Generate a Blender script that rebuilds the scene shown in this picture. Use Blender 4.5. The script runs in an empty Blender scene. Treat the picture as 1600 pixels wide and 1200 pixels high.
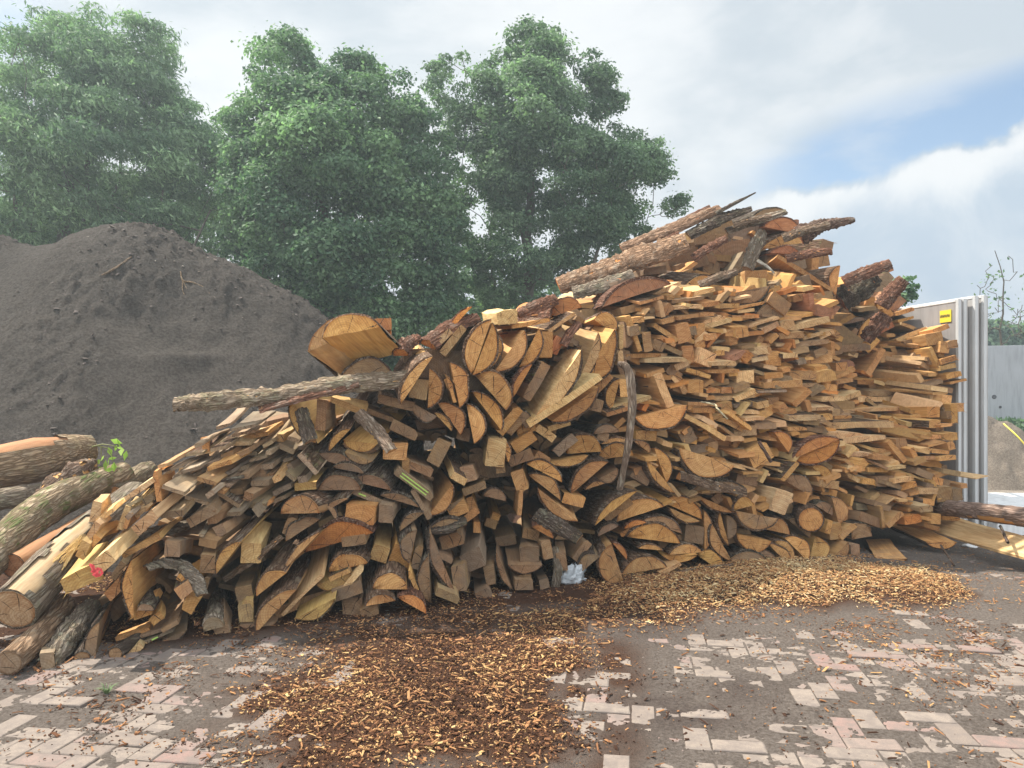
import bpy, math, random
import numpy as np
from mathutils import Vector, Matrix, noise as mnoise

SC = bpy.context.scene
COL = SC.collection
R = math.radians
rng = random.Random(7)
nrs = np.random.RandomState(11)
CAMZ = 1.5
F = 1202.0
HOR = 640.0

def ray(px, py):
    return Vector(((px - 800.0) / F, 1.0, (HOR - py) / F))

def at(px, py, D):
    return Vector((0, 0, CAMZ)) + ray(px, py) * D

def ground_at(px, py, z=0.0):
    D = (CAMZ - z) * F / (py - HOR)
    return at(px, py, D)

def proj(p):
    return (800 + F * p.x / p.y, HOR - F * (p.z - CAMZ) / p.y)

# ------------------------------------------------------------------ objects
def tag(o, label=None, cat=None, group=None, kind=None):
    if label: o['label'] = label
    if cat: o['category'] = cat
    if group: o['group'] = group
    if kind: o['kind'] = kind
    elif cat: o['kind'] = 'thing'
    return o

def link(name, me, parent=None, mats=()):
    o = bpy.data.objects.new(name, me)
    COL.objects.link(o)
    for m in mats:
        me.materials.append(m)
    if parent is not None:
        o.parent = parent
    return o

def mesh_of(name, verts, faces, mat_idx=None, smooth=None):
    me = bpy.data.meshes.new(name)
    me.from_pydata([tuple(v) for v in verts], [], faces)
    if mat_idx is not None:
        me.polygons.foreach_set('material_index', mat_idx)
    if smooth is not None:
        if isinstance(smooth, bool):
            smooth = [smooth] * len(faces)
        me.polygons.foreach_set('use_smooth', smooth)
    me.update()
    return me

def mesh_np(name, verts, quads, mat_idx=None, smooth=False):
    """fast mesh from numpy: verts (n,3), quads (m,4) or tris (m,3)"""
    me = bpy.data.meshes.new(name)
    n, m, k = len(verts), len(quads), quads.shape[1]
    me.vertices.add(n)
    me.vertices.foreach_set('co', np.asarray(verts, np.float32).ravel())
    me.loops.add(m * k)
    me.loops.foreach_set('vertex_index', np.asarray(quads, np.int32).ravel())
    me.polygons.add(m)
    me.polygons.foreach_set('loop_start', np.arange(0, m * k, k, dtype=np.int32))
    me.polygons.foreach_set('loop_total', np.full(m, k, np.int32))
    if mat_idx is not None:
        me.polygons.foreach_set('material_index', np.asarray(mat_idx, np.int32))
    me.polygons.foreach_set('use_smooth', np.full(m, smooth, bool))
    me.update(calc_edges=True)
    me.validate()
    return me

def set_attr(me, name, vals):
    a = me.attributes.new(name, 'FLOAT', 'POINT')
    a.data.foreach_set('value', np.asarray(vals, np.float32))

def set_attr_face(me, name, vals):
    a = me.attributes.new(name, 'FLOAT', 'FACE')
    a.data.foreach_set('value', np.asarray(vals, np.float32))

def vnoise(x, y, seed=0, octaves=4, pers=0.5):
    """numpy value noise (2-D)"""
    x = np.asarray(x, float); y = np.asarray(y, float)
    tot = np.zeros_like(x); amp = 1.0; norm = 0.0
    for o in range(octaves):
        xs = x * (2 ** o) + 17.3 * o + seed * 3.7; ys = y * (2 ** o) + 9.1 * o + seed * 1.3
        xi = np.floor(xs).astype(np.int64); yi = np.floor(ys).astype(np.int64)
        fx = xs - xi; fy = ys - yi
        fx = fx * fx * (3 - 2 * fx); fy = fy * fy * (3 - 2 * fy)
        def h(a, b):
            v = (a * 374761393 + b * 668265263 + (seed + o) * 974711) & 0x7fffffff
            v = ((v ^ (v >> 13)) * 1274126177) & 0x7fffffff
            v = v ^ (v >> 16)
            return (v & 0xffff) / 65535.0
        v = (h(xi, yi) * (1 - fx) + h(xi + 1, yi) * fx) * (1 - fy) + (h(xi, yi + 1) * (1 - fx) + h(xi + 1, yi + 1) * fx) * fy
        tot += amp * v; norm += amp; amp *= pers
    return tot / norm          # 0..1

def in_poly(x, y, poly):
    x = np.asarray(x, float); y = np.asarray(y, float)
    inside = np.zeros(x.shape, bool)
    n = len(poly)
    for i in range(n):
        x1, y1 = poly[i]; x2, y2 = poly[(i + 1) % n]
        cond = ((y1 > y) != (y2 > y)) & (x < (x2 - x1) * (y - y1) / (y2 - y1 + 1e-12) + x1)
        inside ^= cond
    return inside

def poly_dist(x, y, poly):
    x = np.asarray(x, float); y = np.asarray(y, float)
    best = np.full(x.shape, 1e9)
    n = len(poly)
    for i in range(n):
        x1, y1 = poly[i]; x2, y2 = poly[(i + 1) % n]
        dx, dy = x2 - x1, y2 - y1
        t = np.clip(((x - x1) * dx + (y - y1) * dy) / (dx * dx + dy * dy + 1e-12), 0, 1)
        best = np.minimum(best, np.hypot(x - x1 - t * dx, y - y1 - t * dy))
    return best

# ------------------------------------------------------------------ materials
class NT:
    def __init__(self, name):
        self.m = bpy.data.materials.new(name)
        self.m.use_nodes = True
        self.t = self.m.node_tree
        self.t.nodes.clear()
        self.out = self.n('ShaderNodeOutputMaterial')
    def n(self, typ, **kw):
        nd = self.t.nodes.new(typ)
        for k, v in kw.items():
            setattr(nd, k, v)
        return nd
    def l(self, a, b):
        self.t.links.new(a, b)
    def val(self, sock, v):
        if hasattr(v, 'links') or isinstance(v, bpy.types.NodeSocket):
            self.l(v, sock)
        else:
            sock.default_value = v
    def math(self, op, a, b=None, c=None, clamp=False):
        nd = self.n('ShaderNodeMath', operation=op); nd.use_clamp = clamp
        self.val(nd.inputs[0], a)
        if b is not None: self.val(nd.inputs[1], b)
        if c is not None: self.val(nd.inputs[2], c)
        return nd.outputs[0]
    def mix(self, f, a, b, blend='MIX'):
        nd = self.n('ShaderNodeMix', data_type='RGBA', blend_type=blend)
        nd.clamp_factor = True
        self.val(nd.inputs[0], f)
        self.val(nd.inputs[6], a if not isinstance(a, tuple) else (*a, 1)[:4])
        self.val(nd.inputs[7], b if not isinstance(b, tuple) else (*b, 1)[:4])
        return nd.outputs[2]
    def ramp(self, f, stops, interp='LINEAR'):
        nd = self.n('ShaderNodeValToRGB')
        nd.color_ramp.interpolation = interp
        el = nd.color_ramp.elements
        while len(el) < len(stops): el.new(0.5)
        for e, (p, c) in zip(el, stops):
            e.position = p
            e.color = (c, c, c, 1) if not isinstance(c, tuple) else (*c, 1)[:4]
        self.l(f, nd.inputs[0])
        return nd.outputs[0]
    def noise(self, vec, scale, detail=4, rough=0.55, dist=0.0, dim='3D', w=None):
        nd = self.n('ShaderNodeTexNoise', noise_dimensions=dim)
        if vec is not None: self.l(vec, nd.inputs['Vector'])
        nd.inputs['Scale'].default_value = scale
        nd.inputs['Detail'].default_value = detail
        nd.inputs['Roughness'].default_value = rough
        nd.inputs['Distortion'].default_value = dist
        if w is not None: self.val(nd.inputs['W'], w)
        return nd.outputs['Fac']
    def mapping(self, vec, scale=(1, 1, 1), loc=(0, 0, 0), rot=(0, 0, 0)):
        nd = self.n('ShaderNodeMapping')
        self.l(vec, nd.inputs[0])
        nd.inputs['Scale'].default_value = scale
        self.val(nd.inputs['Location'], loc)
        nd.inputs['Rotation'].default_value = rot
        return nd.outputs[0]
    def bsdf(self, col, rough=0.8, bump=None, bstr=0.5, bdist=0.01, spec=0.3):
        b = self.n('ShaderNodeBsdfPrincipled')
        self.val(b.inputs['Base Color'], col if not isinstance(col, tuple) else (*col, 1)[:4])
        self.val(b.inputs['Roughness'], rough)
        b.inputs['Specular IOR Level'].default_value = spec
        if bump is not None:
            bn = self.n('ShaderNodeBump')
            bn.inputs['Strength'].default_value = bstr
            bn.inputs['Distance'].default_value = bdist
            self.l(bump, bn.inputs['Height'])
            self.l(bn.outputs[0], b.inputs['Normal'])
        self.l(b.outputs[0], self.out.inputs[0])
        return b

def obj_coord(t):
    return t.n('ShaderNodeTexCoord').outputs['Object']

def mat_end():
    """sawn end grain: rings round the pith, saw marks, radial checks, stains"""
    t = NT('end_grain')
    oc = obj_coord(t)
    oi = t.n('ShaderNodeObjectInfo')
    rnd = oi.outputs['Random']
    sp = t.n('ShaderNodeSeparateXYZ'); t.l(oc, sp.inputs[0])
    x, z = sp.outputs[0], sp.outputs[2]
    cx = t.math('SUBTRACT', t.math('MULTIPLY', rnd, 0.16), 0.08)
    cz = t.math('SUBTRACT', t.math('MULTIPLY', t.math('FRACT', t.math('MULTIPLY', rnd, 17.0)), 0.06), 0.05)
    dx = t.math('SUBTRACT', x, cx); dz = t.math('SUBTRACT', z, cz)
    rad = t.math('SQRT', t.math('ADD', t.math('MULTIPLY', dx, dx), t.math('MULTIPLY', dz, dz)))
    n1 = t.noise(oc, 9, 3)
    off = t.n('ShaderNodeVectorMath', operation='ADD'); t.l(oc, off.inputs[0])
    cmb = t.n('ShaderNodeCombineXYZ')
    t.l(t.math('MULTIPLY', rnd, 37.0), cmb.inputs[0]); t.l(t.math('MULTIPLY', rnd, 91.0), cmb.inputs[1])
    t.l(cmb.outputs[0], off.inputs[1])
    ov = off.outputs[0]
    rr = t.math('ADD', t.math('MULTIPLY', rad, 400.0), t.math('MULTIPLY', n1, 9.0))
    ring = t.math('ADD', t.math('MULTIPLY', t.math('SINE', rr), 0.5), 0.5)
    rr2 = t.math('ADD', t.math('MULTIPLY', rad, 120.0), t.math('MULTIPLY', n1, 8.0))
    ring2 = t.math('ADD', t.math('MULTIPLY', t.math('SINE', rr2), 0.5), 0.5)
    # saw marks in a direction of the piece's own
    ang = t.math('MULTIPLY', t.math('FRACT', t.math('MULTIPLY', rnd, 5.3)), 3.14159)
    s1 = t.math('ADD', t.math('MULTIPLY', x, t.math('COSINE', ang)), t.math('MULTIPLY', z, t.math('SINE', ang)))
    sw = t.math('ADD', t.math('MULTIPLY', s1, 300.0), t.math('MULTIPLY', t.noise(ov, 5, 2), 16.0))
    saw = t.math('ADD', t.math('MULTIPLY', t.math('SINE', sw), 0.5), 0.5)
    # radial checks
    an = t.math('ARCTAN2', dz, dx)
    anw = t.math('ADD', t.math('MULTIPLY', an, 4.0), t.math('ADD', t.math('MULTIPLY', rnd, 40.0), t.math('MULTIPLY', t.noise(ov, 14, 2), 1.1)))
    chk = t.math('ABSOLUTE', t.math('SINE', anw))
    chk = t.math('LESS_THAN', t.math('MULTIPLY', chk, t.math('ADD', rad, 0.015)), t.math('MULTIPLY', t.math('MAXIMUM', t.math('SUBTRACT', t.noise(ov, 7, 2), 0.44), 0.0), 0.06))
    anw2 = t.math('ADD', t.math('MULTIPLY', an, 60.0), t.math('MULTIPLY', n1, 12.0))
    rays_ = t.math('ADD', t.math('MULTIPLY', t.math('SINE', anw2), 0.5), 0.5)
    tint = oi.outputs['Color']
    stain = t.ramp(t.noise(ov, 7, 5, 0.65), [(0.36, 0.0), (0.66, 1.0)])
    fine = t.noise(ov, 130, 3, 0.6)
    col = t.mix(t.math('MULTIPLY', ring, 0.42), tint, t.mix(1.0, tint, (0.62, 0.5, 0.4), 'MULTIPLY'))
    col = t.mix(t.math('MULTIPLY', ring2, 0.45), col, t.mix(1.0, col, (0.72, 0.6, 0.48), 'MULTIPLY'))
    col = t.mix(t.math('MULTIPLY', saw, 0.42), col, t.mix(1.0, col, (0.7, 0.62, 0.55), 'MULTIPLY'))
    col = t.mix(t.math('MULTIPLY', rays_, 0.3), col, t.mix(1.0, col, (1.3, 1.22, 1.1), 'MULTIPLY'))
    col = t.mix(t.math('MULTIPLY', stain, 0.72), col, t.mix(1.0, col, (0.66, 0.5, 0.38), 'MULTIPLY'))
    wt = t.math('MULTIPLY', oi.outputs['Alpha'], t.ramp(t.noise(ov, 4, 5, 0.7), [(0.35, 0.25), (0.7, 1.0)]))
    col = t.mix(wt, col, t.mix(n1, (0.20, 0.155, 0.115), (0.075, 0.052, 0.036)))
    at_ = t.n('ShaderNodeAttribute'); at_.attribute_name = 'rim'
    rim = t.ramp(at_.outputs['Fac'], [(0.25, 0.0), (0.95, 1.0)])
    col = t.mix(t.math('MULTIPLY', rim, 0.75), col, t.mix(1.0, col, (0.62, 0.4, 0.24), 'MULTIPLY'))
    col = t.mix(t.math('MULTIPLY', t.ramp(fine, [(0.3, 1.0), (0.5, 0.0)]), 0.35), col, t.mix(1.0, col, (0.5, 0.42, 0.35), 'MULTIPLY'))
    col = t.mix(chk, col, (0.035, 0.02, 0.012))
    h = t.math('ADD', t.math('MULTIPLY', saw, 0.5), t.math('ADD', t.math('MULTIPLY', fine, 0.9), t.math('MULTIPLY', chk, -1.5)))
    t.bsdf(col, 0.82, h, 0.35, 0.004, 0.2)
    return t.m

def mat_side():
    """sawn long face: grain runs along the piece (local Y)"""
    t = NT('sawn_face')
    oc = obj_coord(t)
    oi = t.n('ShaderNodeObjectInfo')
    rnd = oi.outputs['Random']
    off = t.n('ShaderNodeVectorMath', operation='ADD'); t.l(oc, off.inputs[0])
    cmb = t.n('ShaderNodeCombineXYZ')
    t.l(t.math('MULTIPLY', rnd, 23.0), cmb.inputs[0]); t.l(t.math('MULTIPLY', rnd, 71.0), cmb.inputs[1])
    t.l(cmb.outputs[0], off.inputs[1])
    ov = off.outputs[0]
    g = t.noise(t.mapping(ov, (1, 0.05, 1)), 60, 5, 0.65, 0.4)
    g2 = t.noise(t.mapping(ov, (1, 0.12, 1)), 16, 3, 0.6, 1.2)
    blot = t.noise(ov, 5, 4, 0.6)
    kerf = t.n('ShaderNodeTexWave'); kerf.bands_direction = 'Y'
    t.l(ov, kerf.inputs['Vector']); kerf.inputs['Scale'].default_value = 26; kerf.inputs['Distortion'].default_value = 1.6
    tint = oi.outputs['Color']
    col = t.mix(1.0, tint, (1.12, 1.12, 1.08), 'MULTIPLY')
    col = t.mix(t.math('MULTIPLY', t.ramp(g, [(0.35, 1.0), (0.62, 0.0)]), 0.45), col, t.mix(1.0, col, (0.5, 0.38, 0.27), 'MULTIPLY'))
    col = t.mix(t.math('MULTIPLY', t.ramp(g2, [(0.4, 0.0), (0.66, 1.0)]), 0.6), col, t.mix(1.0, col, (0.66, 0.5, 0.36), 'MULTIPLY'))
    col = t.mix(t.math('MULTIPLY', kerf.outputs['Fac'], 0.10), col, t.mix(1.0, col, (0.6, 0.52, 0.45), 'MULTIPLY'))
    wt = t.math('MULTIPLY', oi.outputs['Alpha'], t.ramp(blot, [(0.34, 0.2), (0.7, 1.0)]))
    col = t.mix(wt, col, t.mix(g, (0.22, 0.18, 0.14), (0.085, 0.062, 0.045)))
    t.bsdf(col, 0.8, t.math('ADD', g, t.math('MULTIPLY', kerf.outputs['Fac'], 0.25)), 0.3, 0.004, 0.2)
    return t.m

def mat_bark(name='bark', stretch=0.15, fixed=None):
    t = NT(name)
    oc = obj_coord(t)
    oi = t.n('ShaderNodeObjectInfo')
    rnd = oi.outputs['Random']
    off = t.n('ShaderNodeVectorMath', operation='ADD'); t.l(oc, off.inputs[0])
    cmb = t.n('ShaderNodeCombineXYZ'); t.l(t.math('MULTIPLY', rnd, 53.0), cmb.inputs[0]); t.l(t.math('MULTIPLY', rnd, 19.0), cmb.inputs[1])
    t.l(cmb.outputs[0], off.inputs[1])
    ov = off.outputs[0]
    mp = t.mapping(ov, (1, stretch, 1))
    wn = t.n('ShaderNodeTexNoise'); t.l(mp, wn.inputs['Vector']); wn.inputs['Scale'].default_value = 20; wn.inputs['Detail'].default_value = 3
    wsum = t.n('ShaderNodeVectorMath', operation='MULTIPLY_ADD')
    t.l(wn.outputs['Color'], wsum.inputs[0]); wsum.inputs[1].default_value = (0.09, 0.09, 0.09); t.l(mp, wsum.inputs[2])
    v = t.n('ShaderNodeTexVoronoi', feature='DISTANCE_TO_EDGE'); t.l(wsum.outputs[0], v.inputs['Vector']); v.inputs['Scale'].default_value = 34
    crack = t.ramp(t.math('ADD', v.outputs['Distance'], t.math('MULTIPLY', t.math('SUBTRACT', wn.outputs['Fac'], 0.5), 0.35)), [(0.0, 0.0), (0.30, 1.0)])
    n1 = t.noise(mp, 30, 6, 0.7)
    n2 = t.noise(ov, 7, 4, 0.6)
    n3 = t.noise(ov, 90, 4, 0.7)
    tint = oi.outputs['Color']
    if fixed:
        rgb = t.n('ShaderNodeRGB'); rgb.outputs[0].default_value = (*fixed, 1); tint = rgb.outputs[0]
    base = t.mix(n1, t.mix(1.0, tint, (0.55, 0.5, 0.46), 'MULTIPLY'), t.mix(1.0, tint, (1.45, 1.45, 1.45), 'MULTIPLY'))
    base = t.mix(t.math('MULTIPLY', t.ramp(n2, [(0.5, 0.0), (0.66, 1.0)]), 0.5), base, (0.30, 0.29, 0.235))
    base = t.mix(t.math('MULTIPLY', t.ramp(n3, [(0.56, 0.0), (0.68, 1.0)]), 0.5), base, (0.40, 0.37, 0.32))
    base = t.mix(t.math('MULTIPLY', t.ramp(t.noise(ov, 9, 3), [(0.47, 0.0), (0.6, 1.0)]), oi.outputs['Alpha']), base, (0.095, 0.125, 0.035))
    col = t.mix(t.math('SUBTRACT', 1.0, crack), base, t.mix(1.0, tint, (0.38, 0.34, 0.31), 'MULTIPLY'))
    h = t.math('ADD', t.math('MULTIPLY', crack, 0.8), t.math('ADD', t.math('MULTIPLY', n1, 0.9), t.math('MULTIPLY', n3, 0.35)))
    t.bsdf(col, 0.92, h, 0.9, 0.014, 0.15)
    return t.m

M_END = mat_end()
M_SIDE = mat_side()
M_BARK = mat_bark()
M_EDGE = mat_bark('bark_edge', 0.15, (0.20, 0.125, 0.08))

def mat_plain(name, col, rough=0.7, nscale=12, var=0.25, bump=0.2, bdist=0.004, spec=0.3):
    t = NT(name)
    oc = obj_coord(t)
    n = t.noise(oc, nscale, 5, 0.65)
    dark = tuple(c * (1 - var) for c in col); light = tuple(min(1, c * (1 + var)) for c in col)
    t.bsdf(t.mix(n, dark, light), rough, t.noise(oc, nscale * 6, 4, 0.7), bump, bdist, spec)
    return t.m
# ------------------------------------------------------------------ pieces of the wood pile
TINT = {  # sawn wood (r, g, b, weathering)
    'n': (0.65, 0.37, 0.142, 0.10), 'p': (0.73, 0.515, 0.275, 0.04), 'o': (0.64, 0.29, 0.09, 0.05),
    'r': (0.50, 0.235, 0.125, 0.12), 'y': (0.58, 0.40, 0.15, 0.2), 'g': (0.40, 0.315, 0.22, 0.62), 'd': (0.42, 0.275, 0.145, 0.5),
    'b': (0.55, 0.41, 0.25, 0.42), 's': (0.44, 0.345, 0.23, 0.5), 'q': (0.46, 0.235, 0.115, 0.35)}
BARKT = {'n': (0.20, 0.125, 0.08, 0.1), 'p': (0.23, 0.16, 0.11, 0.1), 'o': (0.21, 0.10, 0.06, 0.0), 'r': (0.25, 0.125, 0.08, 0.0), 's': (0.2, 0.15, 0.1, 0.1), 
         'y': (0.20, 0.145, 0.09, 0.2), 'g': (0.31, 0.255, 0.195, 0.3), 'd': (0.125, 0.092, 0.07, 0.2)}
BX = [-60, 60, 200, 370, 500, 650, 800, 950, 1100, 1250, 1400, 1520, 1700]
BD = [4.10, 4.40, 4.80, 5.20, 5.45, 5.68, 6.15, 6.68, 7.12, 7.55, 7.9, 8.2, 8.4]

def smooth(a, b, x):
    t = min(1, max(0, (x - a) / (b - a)))
    return t * t * (3 - 2 * t)

def depth(px, py):
    d0 = float(np.interp(px, BX, BD))
    s = 0.2
    d0 += 1.2 * smooth(1300, 1325, px) * smooth(730, 610, py) * (1 - 0.72 * smooth(1390, 1490, px))          # the bay set back behind the main stack
    d0 += 0.9 * smooth(470, 400, py) * smooth(840, 900, px)              # the tumbled heap lies further back on top
    d0 -= 0.22 * smooth(690, 600, py) * smooth(590, 640, px) * smooth(960, 900, px)   # overhang
    dx, dy = (px - 760) / 75.0, (py - 838) / 70.0
    d0 += 0.40 * max(0.0, 1 - dx * dx - dy * dy)                         # hollow under the overhang
    zz = (HOR - py) / F
    D = (d0 + 1.5 * s) / (1 - s * zz)
    if CAMZ + zz * D < 0.0:
        D = CAMZ / (-zz) * 0.999
    return D

PIECES = []      # dicts: obj, type, centre px, size px, colour ...

def bark_shell(arc, L, K, t0, parent, tint, seed):
    """arc: list of (x,z) outward-ordered local points with y offset -> rough shell hugging the round side"""
    r = random.Random(seed)
    n = len(arc)
    cx = sum(a[0] for a in arc) / n; cz = sum(a[2] for a in arc) / n
    verts, faces = [], []
    # tangent based outward normals
    nor = []
    for i in range(n):
        a, b = arc[max(0, i - 1)], arc[min(n - 1, i + 1)]
        tx, tz = b[0] - a[0], b[2] - a[2]
        ln = math.hypot(tx, tz) + 1e-9
        nx, nz = -tz / ln, tx / ln
        if nx * (arc[i][0] - cx) + nz * (arc[i][2] - cz) < 0 and 0.2 < i / (n - 1) < 0.8:
            nx, nz = -nx, -nz
        nor.append((nx, nz))
    mid = nor[n // 2]
    for i in range(n):
        if nor[i][0] * mid[0] + nor[i][1] * mid[1] < -0.3:
            nor[i] = (-nor[i][0], -nor[i][1])
    start = r.uniform(-0.004, 0.012)
    for k in range(K + 1):
        f = k / K
        for i in range(n):
            x, y, z = arc[i]
            yy = y + start + (L * 0.98 - start) * f
            e = max(0.0, math.sin(math.pi * i / (n - 1))) ** 0.5
            q = mnoise.noise(Vector((x * 26 + seed, yy * 7, z * 26))) * 0.55 + mnoise.noise(Vector((x * 70, yy * 22 + seed, z * 70))) * 0.45
            th = t0 * (0.45 + 0.55 * e) * (1.0 + 0.85 * q)
            if k == 0:
                yy += r.uniform(0, 0.012)
            verts.append((x + nor[i][0] * th, yy, z + nor[i][1] * th))
    for k in range(K):
        for i in range(n - 1):
            a = k * n + i
            faces.append((a, a + 1, a + n + 1, a + n))
    base = len(verts)
    for i in range(n):                         # the torn front lip back to the wood
        x, y, z = arc[i]
        verts.append((x - nor[i][0] * 0.001, y + start + 0.004, z - nor[i][1] * 0.001))
    for i in range(n - 1):
        faces.append((base + i, base + i + 1, i + 1, i))
    me = mesh_of('bark', verts, faces, None, [True] * (K * (n - 1)) + [False] * (n - 1))
    o = link('bark', me, parent, [M_BARK])
    o.color = tint
    return o

def make_piece(typ, x1, y1, x2, y2, h, c='n', v=(700, 520), o=0.0, L=None, D=None, bark=None, seed=0, cut=None, name=None):
    r = random.Random(seed * 13 + 5)
    ex, ey = x2 - x1, y2 - y1
    ln = math.hypot(ex, ey)
    lx, ly = ey / ln, -ex / ln                # screen-left of p1 -> p2
    a = ln / 2
    mx, my = (x1 + x2) / 2, (y1 + y2) / 2
    poly = []                                   # (px, py, arcflag)
    if typ == 'S':
        nc = 5
        for i in range(nc):
            f = i / nc
            w = r.uniform(-0.012, 0.012) * ln if 0 < i else 0
            poly.append((x1 + ex * f + lx * w * 0.4, y1 + ey * f + ly * w * 0.4, 0))
        na = 13
        wob = [r.uniform(-1, 1) for _ in range(4)]
        for i in range(na + 1):
            f = i / na
            if h >= a * 0.98:
                th = math.pi * f
                u, w = math.cos(th), math.sin(th) * h
            else:
                Rr = (a * a + h * h) / (2 * h)
                half = math.asin(min(1, a / Rr))
                th = half - 2 * half * f
                u = Rr * math.sin(th) / a
                w = Rr * math.cos(th) - (Rr - h)
            env = math.sin(math.pi * f)
            w *= 1 + env * 0.09 * (wob[0] * math.sin(5 * f) + wob[1] * math.sin(9 * f + 1) + 0.5 * wob[2] * math.sin(17 * f))
            u += env * 0.05 * wob[3]
            poly.append((mx + ex / 2 * u + lx * w, my + ey / 2 * u + ly * w, 1))
    else:
        jit = min(ln, abs(h)) * 0.06
        q = [(x1, y1), (x2, y2), (x2 + lx * h, y2 + ly * h), (x1 + lx * h, y1 + ly * h)]
        q = [(p[0] + r.uniform(-jit, jit), p[1] + r.uniform(-jit, jit)) for p in q]
        wane = r.random()
        for i in range(4):
            p, n_ = q[i], q[(i + 1) % 4]
            ch = 0.04
            if wane < 0.3 and i == (2 if wane < 0.15 else 3):
                pr = q[i - 1]
                poly.append((p[0] + (pr[0] - p[0]) * 0.35, p[1] + (pr[1] - p[1]) * 0.35, 0))
                poly.append((p[0] + (n_[0] - p[0]) * 0.16, p[1] + (n_[1] - p[1]) * 0.16, 0))
            else:
                pr = q[i - 1]
                poly.append((p[0] + (pr[0] - p[0]) * ch, p[1] + (pr[1] - p[1]) * ch, 0))
                poly.append((p[0] + (n_[0] - p[0]) * ch, p[1] + (n_[1] - p[1]) * ch, 0))
            w = r.uniform(-0.02, 0.02)
            poly.append(((p[0] + n_[0]) / 2 + (n_[1] - p[1]) * w, (p[1] + n_[1]) / 2 - (n_[0] - p[0]) * w, 0))
    cxp = sum(p[0] for p in poly) / len(poly); cyp = sum(p[1] for p in poly) / len(poly)
    if D is None:
        D = depth(cxp, cyp)
    D = D - o
    C = at(cxp, cyp, D)
    d = ray(*v).normalized()
    vw = ray(cxp, cyp).normalized()
    if cut is None: cut = r.uniform(0.35, 0.75)
    n = (d * cut + vw * (1 - cut)).normalized()
    n = (n + Vector((r.gauss(0, .13), r.gauss(0, .06), r.gauss(0, .13)))).normalized()
    cam = Vector((0, 0, CAMZ))
    den = (C - cam).dot(n)
    P = []
    for px, py, fl in poly:
        rr = ray(px, py)
        P.append(cam + rr * (den / rr.dot(n)))
    O = (P[0] + (P[5] if typ == 'S' else P[3])) / 2
    Y = d
    Xd = (P[5] if typ == 'S' else P[3]) - P[0]
    X = (Xd - Y * Xd.dot(Y)).normalized()
    Z = X.cross(Y)
    M = Matrix((X, Y, Z)).transposed().to_4x4(); M.translation = O
    Mi = M.inverted()
    loc = [Mi @ p for p in P]
    zmin = min(p.z for p in P)
    if L is None:
        L = r.uniform(1.1, 1.9) if typ == 'S' else r.uniform(0.9, 1.7)
    N = len(loc)
    K = 8
    size = max((p - O).length for p in P)
    verts, faces, mi, sm = [], [], [], []
    bow = r.gauss(0, 0.03); bow2 = r.gauss(0, 0.025); tw = r.gauss(0, 0.16)
    ex_, ez_ = (0.9, 0.9) if typ == 'S' else (r.uniform(0.78, 1.12), r.uniform(0.6, 1.2))
    edge_side = r.choice((0, 1, 2, 3, 2, 3)) if (typ == 'P' and r.random() < 0.38) else -1
    ctr = sum(loc, Vector()) / N
    for k in range(K + 1):
        f = k / K
        s = 1 + (ex_ - 1) * f; s2 = 1 + (ez_ - 1) * f
        ca, sa = math.cos(tw * f), math.sin(tw * f)
        for i, p in enumerate(loc):
            qx, qz = (p.x - ctr.x) * s, (p.z - ctr.z) * s2
            wv = mnoise.noise(Vector((seed * 1.7 + i * 0.23, f * L * 5, 0.5))) * 0.05 * size * min(1, f * 4)
            qx += wv; qz += wv * 0.7
            jx = r.uniform(-1, 1) * 0.0022 if k else 0
            verts.append((ctr.x + qx * ca - qz * sa + bow * f * f + jx, p.y * (1 - f * 0.5) + L * f, ctr.z + qx * sa + qz * ca + bow2 * f * f + jx))
    for k in range(K):
        for i in range(N):
            j = (i + 1) % N
            faces.append((k * N + i, k * N + j, (k + 1) * N + j, (k + 1) * N + i))
            mi.append(2 if ((typ == 'S' and poly[i][2] and poly[j][2]) or (typ == 'P' and (i // 3 == edge_side and i % 3 != 0 or (i // 3 == (edge_side + 1) % 4 and i % 3 == 0 and False)))) else 1)
            sm.append(typ == 'S' and bool(poly[i][2] and poly[j][2]))
    rim = [0.0] * len(verts)
    b = len(verts)                            # front cap with its own verts
    for i, p in enumerate(loc):
        verts.append((p.x, p.y - 0.0006, p.z)); rim.append(1.0 if poly[i][2] else (0.35 if typ == 'P' else 0.0))
    for i, p in enumerate(loc):
        q = p.lerp(ctr, 0.16); verts.append((q.x, q.y + r.uniform(-0.0015, 0.0015), q.z)); rim.append(0.0)
    verts.append(tuple(ctr)); rim.append(0.0)
    for i in range(N):
        j = (i + 1) % N
        faces.append((b + j, b + i, b + N + i, b + N + j)); mi.append(0); sm.append(True)
        faces.append((b + N + j, b + N + i, b + 2 * N)); mi.append(0); sm.append(True)
    faces.append(tuple(K * N + i for i in range(N))); mi.append(0); sm.append(False)
    if r.random() < 0.5:                        # torn fibres left standing at the cut
        for _ in range(r.randint(3, 9)):
            i = r.randrange(N); p = loc[i].lerp(loc[(i + 1) % N], r.random())
            w_ = r.uniform(.0012, .004); ll = r.uniform(.008, .04) * min(1.6, size / 0.07)
            b2 = len(verts)
            tx, tz = r.uniform(-1, 1), r.uniform(-1, 1)
            verts += [(p.x - w_, p.y + .006, p.z), (p.x + w_, p.y + .006, p.z + w_), (p.x + tx * ll * .35, p.y - ll, p.z + tz * ll * .35), (p.x, p.y + .006, p.z - w_)]
            rim += [0.2] * 4
            faces += [(b2, b2 + 1, b2 + 2), (b2 + 1, b2 + 3, b2 + 2), (b2 + 3, b2, b2 + 2)]; mi += [1, 1, 1]; sm += [False] * 3
    nm = name or ('slab_offcut' if typ == 'S' else 'plank')
    me = mesh_of(nm, verts, faces, mi, sm)
    set_attr(me, 'rim', rim)
    ob = link(nm, me, None, [M_END, M_SIDE, M_SIDE if typ == 'S' else M_EDGE])
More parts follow.
